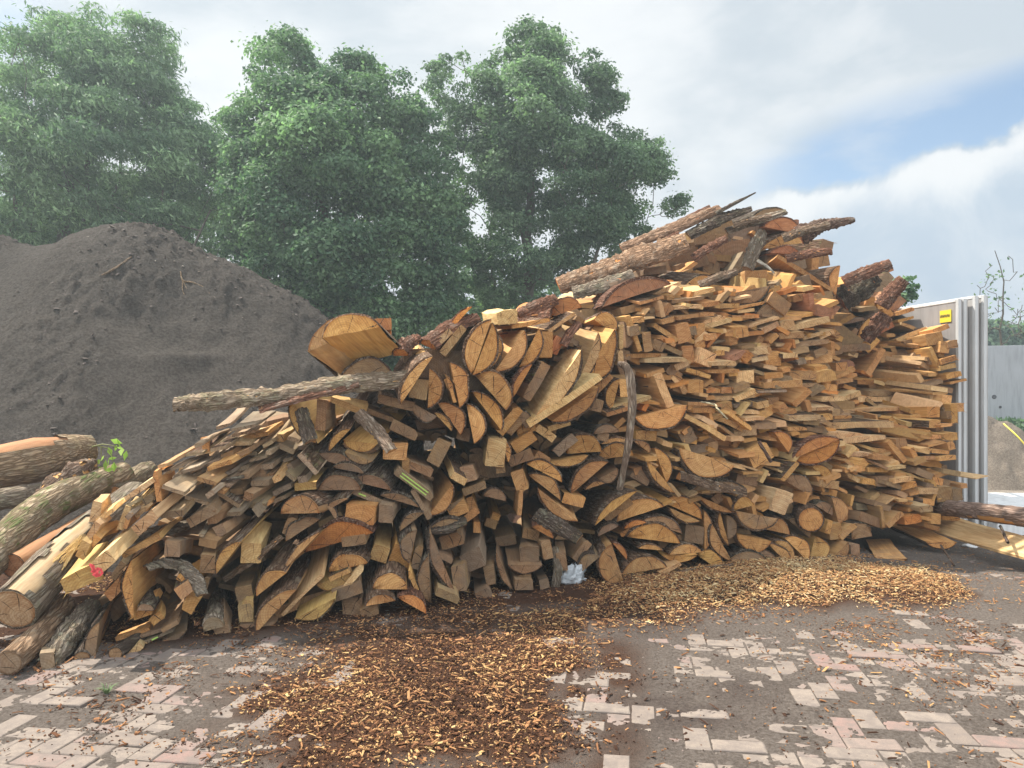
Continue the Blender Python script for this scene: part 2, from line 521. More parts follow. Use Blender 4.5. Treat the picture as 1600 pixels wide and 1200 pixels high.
    ob.matrix_world = M
    T = TINT[c]
    if typ == 'S' and c == 'n': T = (0.68, 0.40, 0.155, 0.10)
    k1 = r.uniform(0.78, 1.15); k2 = r.uniform(0.93, 1.07)
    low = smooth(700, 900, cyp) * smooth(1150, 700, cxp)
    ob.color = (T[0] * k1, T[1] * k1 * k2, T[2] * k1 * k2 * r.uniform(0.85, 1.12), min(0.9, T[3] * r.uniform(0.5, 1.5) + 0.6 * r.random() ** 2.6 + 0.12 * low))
    if typ == 'S' and bark is not False:
        arc = [tuple(l) for l, p in zip(loc, poly) if p[2]]
        BT = BARKT[c]; kb = r.uniform(0.75, 1.25)
        bark_shell(arc, L, 16, min(0.03, max(0.010, 0.085 * size)), ob, (BT[0] * kb, BT[1] * kb, BT[2] * kb, BT[3]), seed)
    PIECES.append(dict(ob=ob, typ=typ, cx=cxp, cy=cyp, len=ln, h=abs(h), ang=math.degrees(math.atan2(-ey, ex)), lx=lx, ly=ly, c=c, D=D))
    return ob

def tube(path, radii, sides=12, seed=0, rough=0.10, flat=1.0, cap=True, yfreq=6.0, up=Vector((0, 0, 1)), sub=6):
    """a rough tube along world points -> (verts, faces, n_side_faces). flat squashes it along the frame's second axis"""
    pts, rad = [], []
    for i in range(len(path) - 1):
        for k in range(sub):
            f = k / sub
            p0 = path[max(0, i - 1)]; p1 = path[i]; p2 = path[i + 1]; p3 = path[min(len(path) - 1, i + 2)]
            q = 0.5 * ((2 * p1) + (p2 - p0) * f + (2 * p0 - 5 * p1 + 4 * p2 - p3) * f * f + (3 * p1 - p0 - 3 * p2 + p3) * f ** 3)
            pts.append(q); rad.append(radii[i] * (1 - f) + radii[i + 1] * f)
    pts.append(path[-1].copy()); rad.append(radii[-1])
    verts, faces = [], []
    n = len(pts)
    for i, p in enumerate(pts):
        tdir = (pts[min(n - 1, i + 1)] - pts[max(0, i - 1)]).normalized()
        a = tdir.cross(up)
        if a.length < 1e-3: a = tdir.cross(Vector((1, 0, 0)))
        a.normalize(); b = a.cross(tdir).normalized()
        for s in range(sides):
            th = 2 * math.pi * s / sides
            q = mnoise.noise(Vector((math.cos(th) * 1.6 + seed, math.sin(th) * 1.6, i * yfreq / n + seed * 0.3))) \
                + 0.6 * mnoise.noise(Vector((math.cos(th) * 4 + seed, math.sin(th) * 4, i * yfreq * 2.7 / n)))
            rr = rad[i] * (1 + rough * q)
            verts.append(p + a * math.cos(th) * rr + b * math.sin(th) * rr * flat)
    for i in range(n - 1):
        for s in range(sides):
            s2 = (s + 1) % sides
            faces.append((i * sides + s, i * sides + s2, (i + 1) * sides + s2, (i + 1) * sides + s))
    return verts, faces, n, sides

def local_frame(path):
    """matrix whose Y runs along the path, origin at its start"""
    Y = (path[-1] - path[0]).normalized()
    X = Y.cross(Vector((0, 0, 1))).normalized(); Z = X.cross(Y)
    M = Matrix((X, Y, Z)).transposed().to_4x4(); M.translation = path[0]
    return M

def make_log(pts, radii, label, cat='log', name='log', group=None, c='n', bt='n', flat=1.0, rough=0.08, bark=True, peel=None, seed=1, cap=0.985, split=False):
    """pts: (px,py,D). wood core with cut ends + a bark shell as its part"""
    path = [at(*p) for p in pts]
    rad = [rr * p[2] / F for rr, p in zip(radii, pts)]
    M = local_frame(path); Mi = M.inverted()
    cr = [x * 0.9 for x in rad]
    v, f, n, s = tube(path, cr, 14, seed, rough * 0.6, flat)
    v = [Mi @ p for p in v]
    mi = [1] * len(f); sm = [True] * len(f); rim = [0.0] * len(v)
    for ring in (0, n - 1):
        b = len(v)
        cc = sum((v[ring * s + i] for i in range(s)), Vector()) / s
        sg = -1 if ring == 0 else 1
        for i in range(s): v.append(v[ring * s + i] + Vector((0, 0.0006 * sg, 0))); rim.append(1.0)
        for i in range(s): v.append(v[ring * s + i].lerp(cc, 0.2)); rim.append(0.0)
        v.append(cc); rim.append(0.0)
        for i in range(s):
            j = (i + 1) % s
            f += [(b + i, b + j, b + s + j, b + s + i), (b + s + i, b + s + j, b + 2 * s)]; mi += [0, 0]; sm += [True, True]
    me = mesh_of(name, v, f, mi, sm)
    set_attr(me, 'rim', rim)
    ob = link(name, me, None, [M_END, M_SIDE])
    ob.matrix_world = M
    T = TINT[c]; ob.color = T
    tag(ob, label, cat, group)
    if bark:
        v, f, n, s = tube(path, rad, 22, seed, rough, flat, sub=9)
        v = [Mi @ p for p in v]
        rb = random.Random(seed)
        vv = []
        for i, p in enumerate(v):
            q = mnoise.noise(Vector((p.x * 30, p.y * 9, p.z * 30))) * 0.05
            vv.append(p + Vector((p.x, 0, p.z)) * 0 + (p - v[i // s * s]).normalized() * 0 + Vector((q, 0, q)) * rad[0] * 0.8)
        v = vv
        keep = []
        for k, q in enumerate(f):
            ring, side = divmod(k, s)
            if peel and peel(ring / (n - 1), side / s, mnoise.noise(Vector((ring * 0.35 + seed, side * 0.5, 3.1)))):
                continue
            keep.append(q)
        b = len(v)
        for i in range(s): v.append(v[i].lerp(sum((v[k] for k in range(s)), Vector()) / s, 0.14) + Vector((0, 0.004, 0)))
        for i in range(s): keep.append((b + i, b + (i + 1) % s, (i + 1) % s, i))
        me = mesh_of('bark', v, keep, None, True)
        bo = link('bark', me, ob, [M_BARK]); bo.color = BARKT[bt] if isinstance(bt, str) else bt
    return ob

def make_bark_slab(pts, widths, label, name='bark_slab', cat='bark slab', group=None, thick=0.35, bt='n', c='n', roll=0.0, seed=1, core=True, up=None):
    """a long slab seen side on: half-round bark top over a flat sawn face. pts (px,py,D); widths = half width in px"""
    path = [at(*p) for p in pts]
    rad = [w * p[2] / F for w, p in zip(widths, pts)]
    M = local_frame(path); Mi = M.inverted()
    sub = 14
    P, Rr = [], []
    for i in range(len(path) - 1):
        for k in range(sub):
            f = k / sub
            P.append(path[i].lerp(path[i + 1], f)); Rr.append(rad[i] * (1 - f) + rad[i + 1] * f)
    P.append(path[-1]); Rr.append(rad[-1])
    upv = Vector(up) if up else Vector((0, 0, 1))
    n = len(P); m = 16
    core_v, bark_v = [], []
    for i, p in enumerate(P):
        td = (P[min(n - 1, i + 1)] - P[max(0, i - 1)]).normalized()
        a = td.cross(upv).normalized(); b = a.cross(td)
        ca, sa = math.cos(roll), math.sin(roll)
        a, b = a * ca + b * sa, b * ca - a * sa
        for s in range(m + 1):
            th = math.pi * s / m
            q = mnoise.noise(Vector((s * 0.5 + seed, i * 0.45, 1.7)))
            x = math.cos(th) * Rr[i] * (1 + 0.06 * q); z = math.sin(th) * Rr[i] * 2 * thick * (1 + 0.12 * q)
            core_v.append(Mi @ (p + a * x * 0.97 + b * (z - Rr[i] * thick * 0.8)))
            q2 = mnoise.noise(Vector((s * 1.3 + seed, i * 1.1, 5.7))) + 0.6 * mnoise.noise(Vector((s * 2.9 + seed, i * 2.3, 2.7)))
            tk = Rr[i] * 0.17 * (1 + 1.7 * q2 + 0.8 * mnoise.noise(Vector((s * 2.2 + seed, i * 6.1, 8.7))))
            bark_v.append(Mi @ (p + a * (x + math.cos(th) * tk) + b * (z + math.sin(th) * tk - Rr[i] * thick * 0.8)))
    w = m + 1
    f = []; mi = []; rim = [0.0] * len(core_v)
    for i in range(n - 1):
        for s in range(w):
            s2 = (s + 1) % w
            f.append((i * w + s, i * w + s2, (i + 1) * w + s2, (i + 1) * w + s)); mi.append(1)
    for ring in (0, n - 1):
        b = len(core_v)
        cc = sum((core_v[ring * w + i] for i in range(w)), Vector()) / w
        for i in range(w): core_v.append(core_v[ring * w + i].copy()); rim.append(0.9)
        core_v.append(cc); rim.append(0.0)
        for i in range(w): f.append((b + i, b + (i + 1) % w, b + w)); mi.append(0)
    me = mesh_of(name, core_v, f, mi, False)
    set_attr(me, 'rim', rim)
    ob = link(name, me, None, [M_END, M_SIDE]); ob.matrix_world = M; ob.color = TINT[c]
    tag(ob, label, cat, group)
    bf = [(i * w + s, i * w + s + 1, (i + 1) * w + s + 1, (i + 1) * w + s) for i in range(n - 1) for s in range(m)]
    bo = link('bark', mesh_of('bark', bark_v, bf, None, True), ob, [M_BARK]); bo.color = BARKT[bt] if isinstance(bt, str) else bt
    return ob
# ------------------------------------------------------------------ where the pieces lie
# each block: origin of its measuring grid, direction the pieces run back to, then (kind, x1, y1, x2, y2, thickness, colour, options)
S, P = 'S', 'P'
BLOCKS = []
BLOCKS.append((0, 670, (600, 420), [   # fan of wedges and logs at the near end
 (P,610,925,728,830,95,'p',dict(v=(520,480),o=.3,tag='pink')), (P,420,1040,655,930,105,'y',dict(v=(420,520))),
 (P,722,950,790,850,42,'p'), (P,695,1078,785,985,72,'n'), (S,838,1195,822,822,58,'n',dict(v=(520,640),o=.05)),
 (S,855,1135,962,1138,42,'d',dict(v=(400,660),o=.08)), (P,840,1195,950,1160,40,'n'),
 (P,558,582,615,592,135,'p',dict(v=(330,690))), (P,770,636,822,490,42,'p',dict(v=(420,620))), (P,790,628,832,530,28,'n',dict(v=(420,620))),
 (P,610,592,716,517,28,'p',dict(v=(420,560))), (P,568,702,632,600,45,'p'), (P,520,822,570,722,60,'p'), (P,580,742,632,690,48,'n'),
 (P,790,452,972,330,30,'p'), (P,830,515,972,385,26,'p'), (P,770,812,1010,690,38,'n',dict(v=(600,520))), (P,860,560,960,470,40,'p'),
 (P,940,470,1000,420,40,'n'),
]))
BLOCKS.append((0, 800, (450, 560), [
 (P,1022,278,1126,282,100,'d',dict(v=(420,720),o=.10)), (P,1130,550,1215,490,78,'n',dict(o=.1)), (P,1195,640,1245,548,80,'n',dict(o=.12)),
 (P,1100,418,1210,482,40,'n'), (S,1272,748,1402,716,75,'g',dict(v=(402,660),o=.12)), (P,1350,792,1440,765,110,'d'),
 (S,588,962,622,690,75,'d',dict(v=(300,700))), (P,265,1030,352,1020,145,'g',dict(v=(230,640))),
 (P,725,808,938,745,24,'n',dict(v=(420,620))), (P,872,795,1082,722,24,'d',dict(v=(420,620))), (P,905,832,1085,745,22,'g',dict(v=(420,620),tag='green')),
 (S,1168,735,905,852,40,'d'), (P,800,938,898,845,45,'p',dict(v=(380,720),o=.1)), (P,960,712,1030,660,50,'n'), (P,1245,380,1340,385,110,'d'),
 (P,1290,500,1310,420,30,'d'), (P,1020,760,1120,700,30,'d'), (P,1500,690,1590,680,110,'y'),
]))
BLOCKS.append((200, 600, (900, 330), [   # small plank stack
 (P,648,297,798,268,22,'s',dict(o=.1)), (P,652,333,800,303,25,'s',dict(o=.06)), (P,726,350,874,322,24,'n'), (P,636,390,768,384,32,'p'),
 (P,553,285,642,262,24,'s'), (P,466,426,510,420,88,'n',dict(v=(420,640))), (P,518,425,615,405,28,'g'), (P,315,463,472,440,20,'s'),
 (P,190,528,252,512,22,'p'), (P,180,738,212,733,190,'n',dict(v=(470,560),o=.1)), (P,210,652,347,697,30,'s',dict(o=.08)),
 (P,275,592,378,655,30,'s'), (P,335,562,452,530,25,'g'), (P,380,605,467,555,28,'g'), (P,500,545,652,498,28,'n',dict(o=.05)),
 (P,450,530,572,490,24,'g'), (P,565,590,652,560,25,'g'), (P,648,562,757,530,32,'s'), (P,762,490,872,460,24,'g'), (P,752,447,805,445,32,'s'),
 (P,850,400,908,370,28,'s'), (P,860,442,895,442,32,'s'), (P,806,536,908,528,38,'s'), (P,545,627,642,647,30,'g'), (P,430,602,547,637,26,'n'),
 (P,498,718,546,688,42,'s',dict(o=.08)), (P,352,717,517,768,30,'g'), (P,205,840,348,825,36,'d'), (P,555,690,692,777,30,'s',dict(o=.06)),
 (P,520,662,602,692,25,'n'), (P,718,722,772,736,52,'d'), (P,732,770,852,782,46,'s'), (P,770,637,882,632,40,'s'), (P,775,602,862,590,58,'d'),
 (P,916,622,960,600,52,'p'), (P,975,562,1038,612,32,'s'), (P,1015,572,1046,560,88,'s'), (P,973,490,1032,472,24,'s'), (P,932,362,974,362,62,'p'),
 (P,930,397,1034,440,38,'s'), (P,995,347,1064,374,36,'g'), (P,1062,413,1146,405,34,'g'), (P,1055,450,1168,570,38,'s',dict(o=.12)),
 (P,1068,622,1122,610,50,'g'), (P,1045,667,1177,660,46,'y'), (P,915,702,1022,650,42,'s'), (P,882,757,987,715,28,'s'), (P,865,768,905,740,25,'n'),
 (P,620,827,702,820,30,'g'), (P,775,782,812,835,30,'s'), (P,440,948,470,960,24,'s',dict(v=(560,560),o=.08)), (P,392,905,575,800,66,'d',dict(o=-.05)),
 (P,68,950,192,838,88,'p',dict(o=.1)), (P,0,852,32,822,40,'s'), (P,110,762,172,722,58,'s'), (P,0,772,62,738,26,'s'), (P,35,795,132,742,26,'p'),
 (P,690,460,760,430,28,'d'), (P,590,470,665,440,30,'d'), (P,640,700,720,690,40,'d'), (P,390,560,440,545,30,'d'), (P,270,545,340,520,24,'s'),
 (P,420,400,470,385,30,'s'), (P,700,600,760,590,36,'d'), (P,870,600,920,590,36,'d'), (P,500,880,560,870,80,'d'), (P,560,960,620,930,70,'d'),
 (P,440,1010,550,1030,50,'d'), (P,450,1180,540,1190,150,'d'),
 # bigger timbers below and beside it
 (P,707,1117,826,1123,158,'p',dict(v=(560,420),o=.12)), (S,552,1187,706,987,58,'n',dict(o=.1)), (S,985,985,1197,848,72,'d'), (S,952,812,1197,806,108,'n',dict(v=(930,640),o=.08)),
 (S,1207,812,1372,718,28,'n'), (P,1357,856,1527,880,115,'n',dict(v=(760,560),o=.05)), (S,1105,1052,1532,930,118,'o',dict(v=(760,600),o=.06)),
 (S,972,1166,1197,928,38,'n',dict(v=(860,560),o=.14)), (S,1250,1176,1497,1118,78,'n',dict(v=(760,560))),
 (S,1186,372,1022,95,75,'y',dict(v=(720,480),o=.12)), (S,1150,452,1442,542,62,'d'), (S,1560,412,1345,378,45,'d'), (S,1556,377,1345,350,62,'n'),
 (S,1530,482,1355,425,42,'d'), (S,1187,664,1456,663,98,'d'), (S,1395,604,1642,665,62,'d'), (S,1255,422,1390,282,42,'n',dict(o=.05)),
 (P,1165,285,1235,290,190,'d',dict(v=(700,560))), (S,1280,520,1470,560,40,'d'), (P,1260,110,1480,200,36,'y',dict(v=(620,560))), (P,1560,860,1650,870,110,'d'),
]))
BLOCKS.append((350, 730, (640, 470), [
 (S,203,808,390,662,72,'n',dict(o=.1,tag='saw')), (S,200,1037,452,768,82,'n',dict(o=.16)), (P,372,934,628,682,26,'p',dict(v=(600,420),o=.1)),
 (S,655,656,893,604,88,'n',dict(o=.05)), (S,696,818,444,945,58,'y',dict(o=.1)), (P,766,765,872,648,32,'p',dict(o=.06)), (S,796,652,578,736,78,'y'),
 (P,665,716,792,660,30,'n',dict(o=.05)), (S,930,763,1146,763,98,'n',dict(o=.12)), (S,885,869,1072,834,52,'n',dict(o=.12)), (S,1085,816,1264,916,62,'o',dict(o=.16)),
 (P,118,972,192,967,140,'y'), (P,738,964,862,967,158,'d'), (P,865,952,972,922,62,'d'), (P,335,947,462,890,60,'d'), (P,470,872,692,802,50,'d'),
 (S,332,962,96,990,46,'d'), (S,1292,852,1276,560,72,'d',dict(o=.05)), (S,1452,792,1290,418,56,'d',dict(o=.06)), (P,1234,810,1165,645,24,'n'),
 (P,1318,800,1462,857,52,'d',dict(o=.08)), (S,1160,597,1207,393,78,'d',dict(o=.05)), (S,1098,402,1246,288,46,'d'), (P,1058,45,1286,216,55,'g',dict(tag='green',v=(640,560))),
 (S,975,178,1217,252,42,'d'), (P,1165,152,1270,332,34,'g'), (S,1427,108,1275,302,62,'n'), (P,1420,325,1532,272,92,'n',dict(v=(720,560))),
 (P,908,565,1012,602,95,'y'), (P,1016,604,1148,656,135,'n'), (P,740,500,890,480,60,'d'), (P,980,345,1056,340,95,'d'), (P,610,400,755,330,60,'d'),
 (P,430,440,470,330,70,'d'), (P,90,850,190,830,100,'d'), (P,1215,640,1250,500,50,'d'), (P,690,840,870,780,70,'d'), (S,640,240,700,330,30,'d'),
 (P,770,155,1000,245,34,'g',dict(tag='green',v=(640,600))),
]))
BLOCKS.append((450, 470, (650, 600), [   # slabs hanging out over the hollow
 (S,215,232,575,166,118,'n',dict(v=(1250,1150),o=.25,L=0.42,cut=.35)), (S,125,317,520,158,128,'n',dict(v=(1350,1300),o=.05,L=0.42,cut=.35)), (P,500,186,652,178,72,'o',dict(o=-.1)),
 (S,705,647,905,350,62,'n',dict(v=(560,450),o=.14)), (S,884,424,873,670,82,'n'), (S,1014,388,1073,668,88,'n'), (P,1056,632,1010,478,24,'n'),
 (S,975,450,1030,602,24,'n'), (S,1170,465,1363,683,125,'n',dict(o=.08)), (S,1148,568,1332,810,76,'n',dict(o=.04)), (S,1115,645,1162,893,88,'n',dict(o=.12)),
 (S,935,640,1078,838,88,'n'), (S,914,700,1022,816,32,'n'), (S,932,722,780,640,70,'d'), (S,1152,462,1272,120,98,'n',dict(o=.1)), (S,1277,138,1156,464,86,'n',dict(o=.1)),
 (S,1318,218,1240,430,52,'n',dict(o=.05)), (S,1478,185,1290,442,88,'n',dict(v=(560,470),o=.06)), (S,1567,170,1445,414,72,'n',dict(o=.1)),
 (P,1310,152,1440,138,86,'p',dict(v=(640,520),o=.05)), (S,1008,192,1152,36,32,'o',dict(o=-.1)), (P,985,347,1117,180,50,'p'), (P,940,292,1032,200,42,'p'),
 (S,1410,602,1527,398,42,'o',dict(o=.08)), (P,1430,957,1562,868,76,'n',dict(v=(560,640))), (P,1234,1037,1357,1047,178,'p',dict(v=(690,600),o=.14)), (S,1328,850,1378,1010,34,'n',dict(o=.1)),
 (P,1395,847,1492,738,52,'d'), (P,1340,847,1472,688,62,'n'), (P,1392,1042,1542,990,72,'d'), (P,1012,1107,1100,1157,48,'p',dict(v=(600,420),o=.12,L=1.0)),
 (P,715,1087,757,1087,100,'n',dict(o=.05)), (P,588,992,744,996,102,'n',dict(o=.03)), (P,755,1052,892,1102,50,'d'), (P,490,702,670,768,30,'d'), (P,862,1000,942,1042,170,'d'),
 (P,630,800,790,880,70,'d'), (P,560,640,780,690,60,'d'), (P,1520,1000,1610,1060,80,'n'), (S,330,490,660,470,110,'d',dict(o=-.05)), (P,750,600,860,620,120,'d'), (P,1050,860,1130,880,80,'d'),
]))
BLOCKS.append((600, 650, (730, 600), [
 (P,437,647,532,590,92,'d',dict(v=(720,560))), (P,520,667,598,605,45,'n',dict(o=.06)), (P,540,605,586,590,98,'n',dict(o=.08)), (P,560,731,603,731,68,'n',dict(o=.1)),
 (P,665,640,719,657,42,'n',dict(v=(690,560))), (P,625,682,694,708,52,'d'), (S,622,500,762,532,62,'d'), (P,833,620,858,622,155,'n',dict(v=(690,700),o=.1)),
 (P,835,480,906,455,132,'n'), (S,888,300,1112,415,72,'n'), (S,905,370,1103,527,66,'n',dict(o=.05)), (S,1212,657,963,453,62,'n',dict(o=.06)), (S,1170,487,1402,288,78,'n',dict(o=.05)),
 (S,1462,330,1335,397,52,'d'), (P,1108,542,1246,576,68,'n'), (S,1258,462,1382,420,26,'n'), (S,1320,684,1582,470,48,'n',dict(v=(640,690),o=.12)),
 (P,1395,667,1562,547,45,'d'), (S,926,697,1057,767,44,'o',dict(v=(760,600))), (P,845,917,972,920,102,'d'), (S,990,932,775,930,52,'d'), (P,365,842,502,800,82,'d'),
 (P,518,992,642,937,130,'g',dict(v=(790,420),o=.1)), (P,592,1165,684,1122,62,'d',dict(v=(700,620))), (S,806,1087,702,850,36,'d'), (P,820,1087,932,1086,62,'d'), (P,825,1032,922,1010,30,'d'),
 (S,1503,1058,1424,798,118,'n',dict(o=.14)), (S,1430,795,1517,897,32,'o'), (S,1338,752,1467,690,42,'d'), (P,1213,917,1302,800,50,'d'), (S,1218,990,1347,880,62,'d'),
 (P,500,502,642,450,50,'d'), (S,270,722,520,682,52,'d'), (P,640,1060,700,1050,120,'d'), (P,440,1100,520,1090,160,'d'), (P,1000,900,1060,890,120,'d'), (P,1090,970,1150,960,110,'d'),
 (P,700,360,760,350,60,'d'), (P,500,420,580,400,100,'d',dict(o=-.05)), (P,330,880,420,925,40,'d'),(P,980,1085,1040,1070,60,'d'), (P,700,820,830,800,60,'d',dict(o=-.2)), (P,860,760,960,780,60,'d',dict(o=-.2)),
]))
BLOCKS.append((850, 650, (600, 600), [   # half-moon slabs in the lower middle
 (S,145,236,361,223,112,'n'), (P,95,256,216,150,62,'g',dict(v=(800,700))), (S,277,246,28,290,46,'n'), (S,338,272,562,246,86,'n'), (S,360,176,522,155,26,'n'),
 (S,564,160,664,233,36,'n'), (P,575,150,702,156,66,'n'), (S,310,112,472,100,52,'d'), (S,820,482,638,258,46,'n',dict(o=.05)), (S,760,442,658,280,30,'d'),
 (S,690,200,766,419,64,'n'), (S,1192,310,846,198,128,'n',dict(v=(640,560),o=.2,tag='saw')), (S,903,492,1267,466,78,'d',dict(o=.05)), (S,1197,602,960,496,36,'n',dict(o=.08)),
 (S,1190,590,1314,556,62,'n',dict(o=.12)), (P,1413,582,1507,617,138,'p',dict(v=(560,560),o=.14)), (S,1462,641,1200,595,88,'n',dict(o=.14)), (S,1360,702,1536,742,72,'n'),
 (P,880,190,962,150,92,'d'), (P,1310,327,1442,262,112,'n',dict(o=.05)), (S,1440,104,1527,227,62,'o',dict(v=(640,640),o=.14)), (S,455,662,747,566,98,'n',dict(o=.05)),
 (S,745,540,987,646,86,'n'), (S,977,657,785,575,42,'n'), (S,500,706,642,666,30,'o'), (S,520,756,852,797,98,'n',dict(o=.05)), (P,490,762,622,682,30,'n'),
 (S,620,652,862,736,62,'d'), (S,590,827,742,840,30,'n'), (S,788,867,987,851,56,'n',dict(o=.08)), (S,962,867,738,872,44,'n',dict(o=.05)), (S,488,992,767,946,88,'n'),
 (P,733,1000,862,932,22,'p',dict(o=.1)), (P,760,1000,902,985,45,'d'), (S,958,870,1112,972,78,'n',dict(o=.05)), (S,1000,590,1004,842,52,'n',dict(o=.05)), (S,1174,907,1053,678,62,'n',dict(o=.06)),
 (S,1157,810,1100,598,32,'n'), (S,1140,620,1152,772,62,'d'), (S,1205,736,1422,782,-88,'n',dict(o=.05)), (S,1400,800,1547,942,46,'n',dict(o=.1)), (S,1440,785,1562,902,52,'n',dict(o=.06)),
 (S,1128,952,1402,912,82,'d'), (S,1230,842,1452,892,42,'d'), (P,870,780,990,800,110,'d',dict(o=-.1)), (P,380,690,500,560,60,'d',dict(o=-.1)), (P,640,560,760,540,60,'d',dict(o=-.15)),
 (P,1200,420,1330,440,60,'d'), (P,1190,130,1330,120,60,'d'), (P,1080,560,1130,520,60,'d',dict(o=-.1)), (P,540,380,640,440,70,'d',dict(o=-.1)), (P,330,150,400,160,50,'d',dict(o=-.1)),
]))
BLOCKS.append((800, 420, (480, 470), [
 (P,175,556,252,556,162,'n',dict(v=(640,600),o=.05)), (S,250,302,437,240,88,'o',dict(v=(600,540))), (P,235,402,397,290,24,'p',dict(o=.08)), (P,0,376,237,330,24,'n',dict(o=.05)),
 (S,512,317,642,402,88,'n',dict(v=(640,610),o=.08)), (S,640,378,415,727,102,'n',dict(o=.14,tag='saw')), (S,537,398,418,702,62,'p',dict(o=.03)), (S,432,508,148,920,78,'p',dict(v=(700,480),o=.22)),
 (P,115,992,567,687,36,'p',dict(v=(640,480),o=.2)), (S,542,738,248,952,72,'n',dict(o=.1)), (S,625,884,674,690,62,'n'), (P,530,792,637,680,44,'n'), (P,635,886,872,815,26,'p',dict(o=.05)),
 (P,595,926,742,880,26,'n',dict(o=.05)), (P,670,500,694,500,152,'p'), (P,675,802,722,800,112,'n'), (P,668,607,698,605,92,'p'), (P,816,513,740,288,27,'n',dict(o=.06)), (S,700,330,717,497,56,'d'),
 (P,828,520,884,512,122,'n'), (P,880,363,1027,462,28,'n',dict(o=.05)), (P,1040,467,1130,445,112,'n'), (P,1140,491,1207,490,152,'n'), (P,1146,582,1242,622,95,'p',dict(o=.06)), (P,1065,592,1140,585,108,'n'),
 (P,830,586,1087,580,24,'p',dict(o=.08)), (P,710,556,932,550,22,'n'), (P,925,440,1017,490,28,'n'), (P,940,490,1057,545,28,'d'), (P,1030,637,1112,600,40,'p',dict(o=.08)),
 (P,1018,855,935,650,52,'p',dict(v=(500,560),o=.16,tag='tile')), (P,1100,771,1020,598,34,'n',dict(v=(500,560),o=.06)), (P,1085,642,1237,690,28,'n',dict(o=.05)), (P,1095,777,1197,782,82,'n'),
 (S,1093,852,770,930,112,'n',dict(v=(640,600),o=.2,tag='saw')), (P,1065,927,1327,1080,34,'p',dict(v=(560,430),o=.16)), (P,1095,876,1247,905,40,'n'), (P,1000,760,1090,790,40,'d'), (P,760,340,830,330,36,'n'),
 (P,940,350,1020,330,36,'n'), (P,740,420,800,410,60,'d'), (P,870,490,940,520,60,'d'), (P,420,870,560,900,80,'d',dict(o=-.05)), (P,700,720,760,700,140,'d',dict(o=-.08)), (P,110,830,240,610,60,'d'),
 (P,280,540,330,440,60,'r'), (S,30,900,90,1000,60,'d'), (P,1190,400,1250,400,70,'d'), (P,960,640,1040,700,50,'d',dict(o=-.05)), (P,40,1040,155,1010,80,'n'),
 (P,140,1010,250,1085,50,'p'), (P,235,1023,370,975,36,'p',dict(o=.06)),
]))
